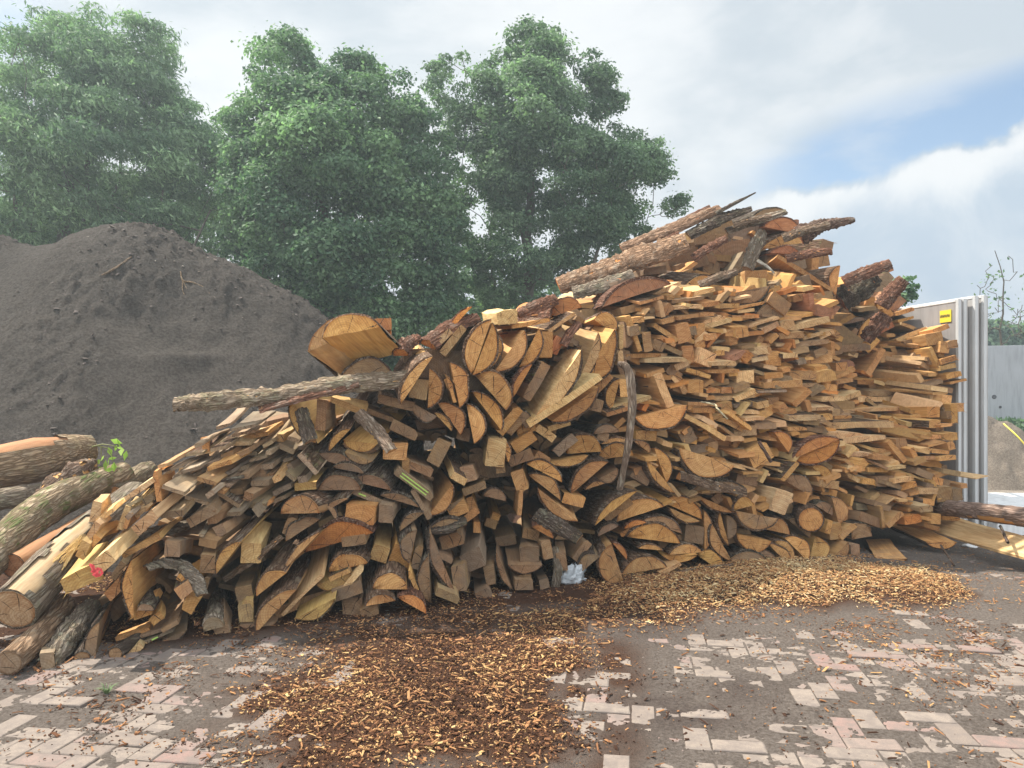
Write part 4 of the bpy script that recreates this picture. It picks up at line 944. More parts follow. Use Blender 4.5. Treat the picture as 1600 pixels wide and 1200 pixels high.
# paint marks on the ends (parts of the marked piece)
def paint_strokes(piece, strokes, col, name, w):
    """strokes in px, laid on the piece's own cut end"""
    ob = piece['ob']
    m = mat_plain('paint_' + name, col, 0.6, 60, 0.2, 0.1)
    bpy.context.view_layer.update()
    Mi = ob.matrix_world.inverted(); cam = Vector((0, 0, CAMZ))
    # plane of the cap, from the mesh's last ring of cap vertices
    me = ob.data
    cap = [p for p in me.polygons if p.material_index == 0]
    nrm = Vector(); ctr = Vector(); A = 0
    for p in cap[:-1]:
        nrm += p.normal * p.area; ctr += p.center * p.area; A += p.area
    nrm.normalize(); ctr /= A
    nW = (ob.matrix_world.to_3x3() @ nrm).normalized(); cW = ob.matrix_world @ ctr
    if nW.dot(cam - cW) < 0: nW = -nW
    v, f = [], []
    for st in strokes:
        pts = []
        for px, py in st:
            rr = ray(px, py); pts.append(cam + rr * ((cW - cam).dot(nW) / rr.dot(nW)) + nW * 0.004)
        for i in range(len(pts) - 1):
            a, b = pts[i], pts[i + 1]
            t = (b - a).normalized(); s = t.cross(nW).normalized() * (w / 2)
            k = len(v)
            for q in (a - t * w * .3 - s, a - t * w * .3 + s, b + t * w * .3 + s, b + t * w * .3 - s): v.append(Mi @ q)
            f.append((k, k + 1, k + 2, k + 3))
    link(name, mesh_of(name, v, f), ob, [m])
if 'pink' in SPECIAL:
    paint_strokes(SPECIAL['pink'][0], [[(141,882),(146,884),(148,890),(144,893)],[(144,893),(150,892),(153,888),(158,890),(160,895),(156,899),(152,896),(153,890)],[(143,884),(148,893),(150,899),(154,899)],[(146,897),(151,900),(156,898)]], (0.85, 0.10, 0.11), 'pink_paint_mark', 0.014)
for i, pc in enumerate(SPECIAL.get('green', [])):
    x, y = pc['cx'], pc['cy']
    d = pc['len'] / 2 * 0.7
    an = math.radians(pc['ang'])
    ux, uy = math.cos(an), -math.sin(an)
    st = [[(x - ux * d + pc['lx'] * 3, y - uy * d + pc['ly'] * 3), (x + ux * d + pc['lx'] * 3, y + uy * d + pc['ly'] * 3)]]
    if i == 1: st.append([(x - ux * d - pc['lx'] * 2, y - uy * d - pc['ly'] * 2), (x + ux * d - pc['lx'] * 2, y + uy * d - pc['ly'] * 2)])
    if i != 1: st = [[(x - ux * d * .6, y - uy * d * .6), (x - ux * d * .1, y - uy * d * .1)]]
    paint_strokes(pc, st, (0.42, 0.62, 0.14), 'green_paint_mark', 0.010)

# plastic bag
def plastic_bag():
    c = at(892, 910, 6.55); c.z = 0.0
    v, f = [], []
    n, m = 26, 18
    for j in range(m + 1):
        t = j / m
        for i in range(n):
            th = 2 * math.pi * i / n
            prof = math.sin(math.pi * (0.06 + 0.90 * t)) ** 0.8 * (1 - 0.55 * t) * 1.25
            q = mnoise.noise(Vector((math.cos(th) * 2.2, math.sin(th) * 2.2, t * 3))) + 0.8 * mnoise.noise(Vector((math.cos(th) * 5, math.sin(th) * 5, t * 7)))
            rr = 0.10 * prof * (1 + 0.75 * q)
            z = 0.165 * t * (1 + 0.3 * q)
            v.append((math.cos(th) * rr * 1.05 + 0.03 * t - (0.06 * max(0, -math.cos(th)) * (1 - t)), math.sin(th) * rr * 0.8, z + 0.004))
    for j in range(m):
        for i in range(n):
            f.append((j * n + i, j * n + (i + 1) % n, (j + 1) * n + (i + 1) % n, (j + 1) * n + i))
    f.append(tuple(range(n))); f.append(tuple(m * n + i for i in range(n)))
    t = NT('crumpled_plastic')
    oc = obj_coord(t)
    b = t.bsdf(t.mix(t.noise(oc, 14, 4), (0.42, 0.45, 0.47), (0.72, 0.75, 0.77)), 0.35, t.noise(oc, 38, 4, 0.7, 1.2), 0.9, 0.02, 0.5)
    o = link('plastic_bag', mesh_of('plastic_bag', v, f, None, True), None, [t.m]); o.location = c
    tag(o, 'crumpled whitish plastic bag on the chips at the foot of the pile', 'bag')
plastic_bag()

# ------------------------------------------------------------------ filling behind the visible ends + smallest planks -> one mass
def join_meshes(obs, name, label):
    import bmesh
    bm = bmesh.new()
    rim_l = bm.verts.layers.float.new('rim'); 
    tl = bm.verts.layers.float_color.new('tint')
    for ob in obs:
        me = ob.data
        me.transform(ob.matrix_world)
        b = len(bm.verts)
        bm.from_mesh(me)
        bm.verts.ensure_lookup_table()
        for vv in bm.verts[b:]:
            vv[tl] = tuple(ob.color)
    me = bpy.data.meshes.new(name)
    bm.to_mesh(me); bm.free()
    for ob in obs:
        old = ob.data
        bpy.data.objects.remove(ob, do_unlink=True)
        bpy.data.meshes.remove(old)
    return me

def mat_mass(end):
    t = NT('packed_wood_end' if end else 'packed_wood_side')
    oc = obj_coord(t)
    at_ = t.n('ShaderNodeAttribute'); at_.attribute_name = 'tint'
    n = t.noise(oc, 30 if end else 14, 5, 0.65)
    n2 = t.noise(oc, 150, 3, 0.6)
    col = t.mix(n, t.mix(1.0, at_.outputs['Color'], (1.15, 1.12, 1.05), 'MULTIPLY'), t.mix(1.0, at_.outputs['Color'], (0.58, 0.46, 0.36), 'MULTIPLY'))
    col = t.mix(t.math('MULTIPLY', n2, 0.4), col, t.mix(1.0, col, (0.6, 0.52, 0.42), 'MULTIPLY'))
    wt = t.math('MULTIPLY', at_.outputs['Alpha'], n)
    col = t.mix(wt, col, (0.11, 0.085, 0.065))
    t.bsdf(col, 0.85, n2, 0.3, 0.004, 0.2)
    return t.m

PILE_POLY = [(262,735),(330,690),(405,655),(470,650),(520,632),(640,600),(690,545),(800,500),(900,478),(960,440),(1040,395),(1110,360),(1210,350),(1270,365),(1285,440),(1305,460),(1330,480),(1390,445),(1412,460),(1420,500),(1480,545),(1490,640),(1490,760),(1440,830),(1300,850),(1200,868),(1060,880),(960,895),(880,900),(760,915),(640,940),(520,955),(420,970),(330,975),(230,985),(150,1010),(120,985),(170,900),(215,830),(255,770)]
fill = []
rf = random.Random(77)
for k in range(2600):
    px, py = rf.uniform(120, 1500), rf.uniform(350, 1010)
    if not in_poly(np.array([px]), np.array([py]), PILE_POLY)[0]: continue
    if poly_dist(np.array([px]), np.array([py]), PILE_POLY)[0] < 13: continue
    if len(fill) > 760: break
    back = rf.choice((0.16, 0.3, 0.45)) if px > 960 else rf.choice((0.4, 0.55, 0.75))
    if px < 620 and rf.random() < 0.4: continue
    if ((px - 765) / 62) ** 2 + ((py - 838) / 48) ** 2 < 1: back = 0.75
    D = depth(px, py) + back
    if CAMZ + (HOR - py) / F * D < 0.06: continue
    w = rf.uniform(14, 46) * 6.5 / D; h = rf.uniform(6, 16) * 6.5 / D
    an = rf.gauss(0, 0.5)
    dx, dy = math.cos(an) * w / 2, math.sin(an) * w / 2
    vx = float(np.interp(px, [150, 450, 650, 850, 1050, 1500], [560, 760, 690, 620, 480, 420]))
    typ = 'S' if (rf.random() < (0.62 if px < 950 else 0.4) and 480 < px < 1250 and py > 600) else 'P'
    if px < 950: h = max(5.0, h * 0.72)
    make_piece(typ, px - dx, py - dy, px + dx, py + dy, h * (1.5 if typ == 'S' else 1), rf.choice('nndndpg' if px > 950 else 'dddddg'), v=(vx + rf.uniform(-80, 80), 560 + rf.uniform(-60, 60)), D=D, L=rf.uniform(0.9, 1.6), bark=False, seed=9000 + k)  # left part: weathered dark tints that also paint in shade of the deep gaps
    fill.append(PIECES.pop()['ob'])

for k in range(900):                          # the depth of the pile: broad boards well behind the ends
    px, py = rf.uniform(150, 1480), rf.uniform(370, 960)
    q = (np.array([px]), np.array([py]))
    if not in_poly(*q, PILE_POLY)[0] or poly_dist(*q, PILE_POLY)[0] < 24: continue
    if len(fill) > 1010: break
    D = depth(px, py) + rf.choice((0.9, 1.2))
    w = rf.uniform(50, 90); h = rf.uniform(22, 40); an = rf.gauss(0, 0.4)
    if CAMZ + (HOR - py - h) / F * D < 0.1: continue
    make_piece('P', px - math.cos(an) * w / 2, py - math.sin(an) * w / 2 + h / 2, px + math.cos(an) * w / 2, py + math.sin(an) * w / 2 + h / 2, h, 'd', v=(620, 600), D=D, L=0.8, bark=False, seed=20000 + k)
    fill.append(PIECES.pop()['ob'])

for k in range(1500):                         # thin planks tucked in between the bigger ends of the neat stack
    px, py = rf.uniform(1010, 1490), rf.uniform(440, 800)
    q = (np.array([px]), np.array([py]))
    if not in_poly(*q, PILE_POLY)[0] or poly_dist(*q, PILE_POLY)[0] < 8: continue
    if len(fill) > 1270: break
    w = rf.uniform(13, 32); h = rf.uniform(3.2, 7.5); an = rf.gauss(0.05, 0.3) if rf.random() < .62 else rf.uniform(-1.5, 1.5)
    make_piece('P', px - math.cos(an) * w / 2, py + math.sin(an) * w / 2, px + math.cos(an) * w / 2, py - math.sin(an) * w / 2, h, rf.choice('nnppndoo' if py < 640 else 'nnppnd'), v=(rf.uniform(-100, 520), rf.uniform(300, 560)), o=rf.uniform(-0.06, 0.07), L=rf.uniform(.5, .9), seed=30000 + k)
    fill.append(PIECES.pop()['ob'])

for pc in PIECES:
    pc['block'] = pc['typ'] == 'P' and min(pc['len'], pc['h']) / max(pc['len'], pc['h']) > 0.55
thin = [p for p in PIECES if p['typ'] == 'P' and not p['block'] and not p['tag']]
thin.sort(key=lambda p: -(p['len'] * p['h'] + 6 * max(p['len'], p['h'])) * (0.45 if p['c'] == 'd' else 1.0))
small = thin[285:]
ids = {id(p) for p in small}
PIECES = [p for p in PIECES if id(p) not in ids]
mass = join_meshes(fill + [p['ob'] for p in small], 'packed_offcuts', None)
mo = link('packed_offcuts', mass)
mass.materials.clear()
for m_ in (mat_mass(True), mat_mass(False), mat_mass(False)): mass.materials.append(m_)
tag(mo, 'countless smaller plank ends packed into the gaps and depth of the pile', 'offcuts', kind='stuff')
# ------------------------------------------------------------------ ground
def chip_density(px, py):
    """how thickly wood chips cover the ground seen at a pixel (0..1) - measured from the photograph"""
    A = [(300,1040),(430,1010),(600,965),(760,935),(930,915),(965,935),(940,985),(935,1060),(905,1130),(920,1230),(150,1230),(230,1150),(290,1110)]
    B = [(880,945),(930,918),(1060,890),(1150,872),(1290,868),(1400,878),(1500,905),(1540,935),(1480,958),(1340,962),(1180,968),(1040,985),(930,990)]
    C = [(1180,955),(1540,930),(1600,950),(1600,1120),(1480,1130),(1380,1090),(1300,1030),(1200,985)]
    dA = np.where(in_poly(px, py, A), 1, -1) * poly_dist(px, py, A)
    dB = np.where(in_poly(px, py, B), 1, -1) * poly_dist(px, py, B)
    dC = np.where(in_poly(px, py, C), 1, -1) * poly_dist(px, py, C)
    core = [(560,985),(800,950),(915,960),(910,1060),(880,1230),(480,1230),(430,1100)]
    dK = np.where(in_poly(px, py, core), 1, -1) * poly_dist(px, py, core)
    wv = (vnoise(px / 60, py / 25, 51, 3) - .5) * 110
    a = np.clip((dA + 95 + wv) / 210, 0, 1) * 0.42 + np.clip((dK + 70 + wv) / 190, 0, 1) * 0.58
    b = np.clip((dB + 14 + wv * .25) / 46, 0, 1)
    c = np.clip((dC + 10) / 60, 0, 1) * 0.22
    left = ((px < 460) & (py > 1000)) * 0.17
    foot = np.clip((np.interp(px, [100, 400, 700], [1060, 1030, 985]) - py) / 50, 0, 1) * 0.4 * (px < 1100) * (px > 120)
    return np.clip(np.maximum.reduce([a, b, c, left + 0 * px, foot, 0.035 + 0 * px]), 0, 1)

def heap_height(x, y):
    """the swept-up heap of chips in front of the stack, metres"""
    px = 800 + F * x / y; py = HOR + F * CAMZ / y
    B = [(930,955),(1000,915),(1100,890),(1200,872),(1320,872),(1430,885),(1500,910),(1500,940),(1380,950),(1200,955),(1060,965)]
    d = np.where(in_poly(px, py, B), 1, -1) * poly_dist(px, py, B)
    A = [(600,1000),(800,960),(900,970),(900,1080),(880,1230),(520,1230),(480,1100)]
    d2 = np.where(in_poly(px, py, A), 1, -1) * poly_dist(px, py, A)
    return np.clip((d + 8) / 45, 0, 1) ** 0.8 * 0.085 * (0.6 + 0.6 * vnoise(x * 3, y * 3, 5)) + np.clip(d2 / 120, 0, 1) * 0.02

def dirt_height(x, y):
    h = 0.009 * (vnoise(x * 1.3, y * 1.3, 3, 3) - 0.5) * 2 + 0.011 * (vnoise(x * 9, y * 9, 8, 5, 0.66) - 0.5) * 2 + 0.005 * (vnoise(x * 30, y * 30, 4, 3) - .5)
    px = 800 + F * x / y; py = HOR + F * CAMZ / y
    base = 0.0112
    base = base + 0.003 * np.exp(-((px - 965) / 60) ** 2) * np.clip((py - 975) / 40, 0, 1)
    base = base + 0.008 * np.clip((1010 - py) / 60, 0, 1) + 0.010 * np.exp(-((px - 1010) / 70) ** 2 - ((py - 985) / 50) ** 2)
    base = base + 0.006 * np.clip(1 - np.abs(px - 1150) / 160, 0, 1) * np.clip((py - 1040) / 60, 0, 1) * np.clip((1180 - py) / 60, 0, 1)
    base = base - 0.004 * np.clip((400 - px) / 200, 0, 1) - 0.0035 * np.clip((px - 1150) / 200, 0, 1) * np.clip((py - 1000) / 80, 0, 1)
    return base + h + heap_height(x, y) + 0.008 * chip_density(px, py)

def mat_soil(name, c1, c2, mulch=False, scale=30, bstr=0.7, bdist=0.012):
    t = NT(name)
    oc = obj_coord(t)
    n = t.noise(oc, scale * 0.1, 5, 0.6)
    n2 = t.noise(oc, scale * 4, 5, 0.75)
    n3 = t.noise(oc, scale * 14, 3, 0.7)
    col = t.mix(n, c1, c2)
    col = t.mix(t.math('MULTIPLY', t.ramp(n2, [(0.4, 1.0), (0.6, 0.0)]), 0.75), col, t.mix(1.0, col, (0.42, 0.39, 0.37), 'MULTIPLY'))
    col = t.mix(t.math('MULTIPLY', t.ramp(n3, [(0.62, 0.0), (0.72, 1.0)]), 0.4), col, t.mix(1.0, col, (2.0, 1.95, 1.9), 'MULTIPLY'))
    if mulch:
        a = t.n('ShaderNodeAttribute'); a.attribute_name = 'mulch'
        mc = t.mix(n2, (0.045, 0.022, 0.014), (0.13, 0.062, 0.034))
        w = t.ramp(t.math('ADD', a.outputs['Fac'], t.math('MULTIPLY', t.math('SUBTRACT', n2, 0.5), 0.5)), [(0.25, 0.0), (0.6, 1.0)])
        col = t.mix(w, col, mc)
        a2 = t.n('ShaderNodeAttribute'); a2.attribute_name = 'damp'
        col = t.mix(t.math('MULTIPLY', a2.outputs['Fac'], 0.85), col, t.mix(n2, (0.05, 0.036, 0.032), (0.10, 0.072, 0.062)))
    t.bsdf(col, 0.95, t.math('ADD', n2, t.math('MULTIPLY', n3, 0.5)), bstr, bdist, 0.12)
    return t.m

def build_ground():
    # one base sheet to the horizon (gently undulating far off)
    xs = np.concatenate([np.linspace(-260, -14, 14), np.linspace(-12, 16, 29), np.linspace(20, 260, 14)])
    ys = np.concatenate([np.linspace(-60, 0, 5), np.linspace(1, 30, 30), np.linspace(34, 420, 16)])
    X, Y = np.meshgrid(xs, ys)
    Zz = np.full_like(X, -0.03) - 0.0 * X
    v = np.stack([X.ravel(), Y.ravel(), Zz.ravel()], 1)
    nx = len(xs); q = []
    i, j = np.meshgrid(np.arange(nx - 1), np.arange(len(ys) - 1))
    a = (j * nx + i).ravel()
    quads = np.stack([a, a + 1, a + nx + 1, a + nx], 1)
    me = mesh_np('ground', v, quads)
    o = link('ground', me, None, [mat_soil('yard_ground', (0.30, 0.27, 0.23), (0.19, 0.165, 0.14), scale=12)])
    tag(o, kind='structure')
    # clay pavers laid in herringbone
    BW, BL, G = 0.118, 0.236, 0.006
    th = R(-9)
    ca, sa = math.cos(th), math.sin(th)
    V, Q, TI = [], [], []
    def brick(u0, v0, u1, v1, k):
        c = [(u0 + G / 2, v0 + G / 2), (u1 - G / 2, v0 + G / 2), (u1 - G / 2, v1 - G / 2), (u0 + G / 2, v1 - G / 2)]
        w = []
        for (u, vv) in c: w.append((u * ca - vv * sa + 0.3, u * sa + vv * ca + 5.0))
        mx = sum(p[0] for p in w) / 4; my = sum(p[1] for p in w) / 4
        if my < 2.0 or my > 9.4 or abs(mx) > my * 0.74 + 3.0: return
        r = random.Random(k)
        dz = r.gauss(0, 0.0042); tx, ty = r.gauss(0, .014), r.gauss(0, .014)
        b = len(V)
        for s, z in ((1.0, -0.02), (1.0, 0.0065), (0.93, 0.0105)):
            for (x, y) in w:
                xx = mx + (x - mx) * s; yy = my + (y - my) * s
                V.append((xx, yy, z + dz + (x - mx) * tx + (y - my) * ty))
        for rr in (0, 4):
            for i in range(4):
                j = (i + 1) % 4
                Q.append((b + rr + i, b + rr + j, b + rr + 4 + j, b + rr + 4 + i))
        Q.append((b + 8, b + 9, b + 10, b + 11))
        TI.extend([r.random()] * 9)
    k = 0
    for row in range(-60, 61):
        for s in range(-30, 31):
            # herringbone: pairs step diagonally
            u = (row + 4 * s) * BW if False else None
            bx = (row * 1 + s * 4) * BW; by = row * BW
            brick(bx, by, bx + 2 * BW, by + BW, k); k += 1
            brick(bx + 2 * BW, by - BW, bx + 3 * BW, by + BW, k); k += 1
    me = mesh_np('paving', np.array(V), np.array(Q))
    set_attr_face(me, 'tone', TI)
    t = NT('clay_paver')
    oc = obj_coord(t)
    a = t.n('ShaderNodeAttribute'); a.attribute_name = 'tone'
    col = t.ramp(a.outputs['Fac'], [(0.0, (0.31, 0.255, 0.215)), (0.3, (0.38, 0.32, 0.27)), (0.6, (0.35, 0.295, 0.25)), (0.8, (0.36, 0.275, 0.24)), (1.0, (0.36, 0.24, 0.21))])
    gr = t.noise(oc, 260, 3, 0.7)
    col = t.mix(t.math('MULTIPLY', t.ramp(gr, [(0.38, 1.0), (0.55, 0.0)]), 0.5), col, t.mix(1.0, col, (0.5, 0.48, 0.46), 'MULTIPLY'))
    col = t.mix(1.0, col, (0.78, 0.77, 0.76), 'MULTIPLY')
    dn = t.noise(oc, 13, 7, 0.75)
    col = t.mix(t.math('MULTIPLY', t.ramp(dn, [(0.40, 0.0), (0.60, 1.0)]), 0.85), col, (0.18, 0.15, 0.132))
    t.bsdf(col, 0.9, gr, 0.5, 0.004, 0.15)
    o = link('paving', me, None, [t.m]); tag(o, kind='structure')
    # the layer of dirt lying over the pavers
    ys = np.concatenate([np.arange(2.1, 4.6, 0.0115), np.arange(4.6, 11.5, 0.024)])
    nu = 700
    U = np.concatenate([np.linspace(-1.6, -0.75, 40, endpoint=False), np.linspace(-0.75, 0.75, nu - 80), np.linspace(0.75, 1.6, 41)[1:]]); nu = len(U)
    Yg, Ug = np.meshgrid(ys, U, indexing='ij')
    X = Ug * Yg + 0.0
    Zd = dirt_height(X, Yg)
    edge = np.clip((Yg - 9.5) / 1.5, 0, 1)
    Zd = Zd * (1 - edge) + 0.003 * edge
    v = np.stack([X.ravel(), Yg.ravel(), Zd.ravel()], 1)
    i, j = np.meshgrid(np.arange(nu - 1), np.arange(len(ys) - 1))
    a = (j * nu + i).ravel()
    quads = np.stack([a, a + 1, a + nu + 1, a + nu], 1)
    me = mesh_np('dirt_layer', v, quads, smooth=True)
    px = 800 + F * X / Yg; py = HOR + F * CAMZ / Yg
    mul = chip_density(px, py)
    mul = np.maximum(mul, np.clip((np.interp(px, [100, 400, 700, 1000], [1050, 1020, 985, 965]) - py) / 40, 0, 1) * (px < 1050) * 0.75)
    mul = np.maximum(mul, 0.5 * np.exp(-((px - 960) / 75) ** 2) * np.clip((py - 975) / 40, 0, 1) * (0.4 + vnoise(X * 5, Yg * 5, 77, 3)))
    set_attr(me, 'mulch', mul.ravel())
    damp = np.exp(-((px - 1090) / 150) ** 2 - ((py - 1100) / 60) ** 2) * np.clip((vnoise(X * 2, Yg * 2, 21) - .35) * 4, 0, 1) + 0.7 * np.exp(-((px - 1010) / 90) ** 2 - ((py - 985) / 30) ** 2)
    set_attr(me, 'damp', np.clip(damp, 0, 1).ravel())
    o = link('dirt_layer', me, None, [mat_soil('trodden_dirt', (0.29, 0.245, 0.21), (0.165, 0.137, 0.117), mulch=True, scale=13, bstr=1.0, bdist=0.03)])
    tag(o, kind='structure')
build_ground()

# ------------------------------------------------------------------ loose chips and litter
def build_chips():
    V, Q, MI, TV = [], [], [], []
    n_try = 480000
    pxs = nrs.uniform(-40, 1640, n_try)
    ymin, ymax = 2.35, 8.4
    # even over the ground, not over the picture
    Yw = np.sqrt(nrs.uniform(ymin ** 2, ymax ** 2, n_try))
    Xw = (pxs - 800) / F * Yw
    pys = HOR + F * CAMZ / Yw
    d = chip_density(pxs, pys)
    clump = vnoise(Xw * 4, Yw * 4, 31, 3)
    p = np.where(d > 0.5, d ** 1.2 * (0.55 + 0.6 * clump), d * np.clip((clump - 0.35) * 3.2, 0, 1.3) * 0.9) * 0.62 + 0.008
    keep = nrs.uniform(0, 1, n_try) < p
    Xw, Yw, d, pxs, pys = Xw[keep], Yw[keep], d[keep], pxs[keep], pys[keep]
    Zw = np.maximum(dirt_height(Xw, Yw), 0.0105)
    n = len(Xw)
    ln = nrs.gamma(1.2, 0.0074, n) + 0.004; sl = nrs.uniform(0, 1, n) < 0.06; ln[sl] = nrs.uniform(.03, .07, sl.sum())
    wd = ln * nrs.uniform(0.18, 0.6, n)
    wd = np.clip(wd, 0.004, 0.02); wd[sl] = np.minimum(wd[sl], .008)
    tk = nrs.uniform(0.0015, 0.005, n)
    az = nrs.uniform(0, 2 * np.pi, n); pit = nrs.normal(0, 0.22, n); rol = nrs.normal(0, 0.3, n)
    lift = nrs.uniform(0.0, 0.016, n) * (0.4 + d)
    corners = np.array([(-.5, -.5, 0), (.5, -.42, 0), (.42, .5, 0), (-.45, .4, 0), (-.4, -.4, 1), (.36, -.3, 1), (.3, .4, 1), (-.36, .3, 1)])
    jit = nrs.uniform(-.12, .12, (n, 8, 3)); jit[:, :, 2] *= 0.4
    c = corners[None] + jit
    lx = c[..., 0] * ln[:, None]; ly = c[..., 1] * wd[:, None]; lz = c[..., 2] * tk[:, None]
    # roll, pitch, yaw
    y1 = ly * np.cos(rol)[:, None] - lz * np.sin(rol)[:, None]; z1 = ly * np.sin(rol)[:, None] + lz * np.cos(rol)[:, None]
    x2 = lx * np.cos(pit)[:, None] - z1 * np.sin(pit)[:, None]; z2 = lx * np.sin(pit)[:, None] + z1 * np.cos(pit)[:, None]
    xx = x2 * np.cos(az)[:, None] - y1 * np.sin(az)[:, None] + Xw[:, None]
    yy = x2 * np.sin(az)[:, None] + y1 * np.cos(az)[:, None] + Yw[:, None]
    zz = z2 + (Zw + lift + np.abs(pit) * ln * 0.3)[:, None]
    v = np.stack([xx, yy, zz], -1).reshape(-1, 3)
    fc = np.array([(4, 5, 6, 7), (0, 1, 5, 4), (1, 2, 6, 5), (2, 3, 7, 6), (3, 0, 4, 7)])
    q = (fc[None] + (np.arange(n) * 8)[:, None, None]).reshape(-1, 4)
    tone = np.clip(nrs.uniform(0, 1, n) ** 1.6 + 0.6 * (vnoise(Xw * 1.7, Yw * 1.7, 61, 2) - .5), 0, 1)
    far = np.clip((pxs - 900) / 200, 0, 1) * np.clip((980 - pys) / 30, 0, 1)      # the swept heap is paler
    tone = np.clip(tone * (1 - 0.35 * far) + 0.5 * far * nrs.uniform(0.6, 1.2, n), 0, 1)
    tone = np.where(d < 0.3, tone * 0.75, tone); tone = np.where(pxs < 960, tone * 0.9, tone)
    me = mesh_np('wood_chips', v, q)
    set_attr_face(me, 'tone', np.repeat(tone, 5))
    t = NT('wood_chip')
    a = t.n('ShaderNodeAttribute'); a.attribute_name = 'tone'
    col = t.ramp(a.outputs['Fac'], [(0.0, (0.05, 0.024, 0.014)), (0.22, (0.17, 0.078, 0.04)), (0.45, (0.35, 0.17, 0.075)), (0.7, (0.50, 0.29, 0.13)), (0.88, (0.64, 0.42, 0.18)), (1.0, (0.74, 0.58, 0.33))])
    oc = obj_coord(t)
    col = t.mix(t.math('MULTIPLY', t.noise(oc, 120, 3), 0.5), col, t.mix(1.0, col, (0.5, 0.42, 0.36), 'MULTIPLY'))
    t.bsdf(col, 0.85, None, spec=0.15)
    o = link('wood_chips', me, None, [t.m])
    tag(o, 'orange and straw coloured wood chips strewn over the paving', 'wood chips', kind='stuff')
    print('chips', n)
build_chips()

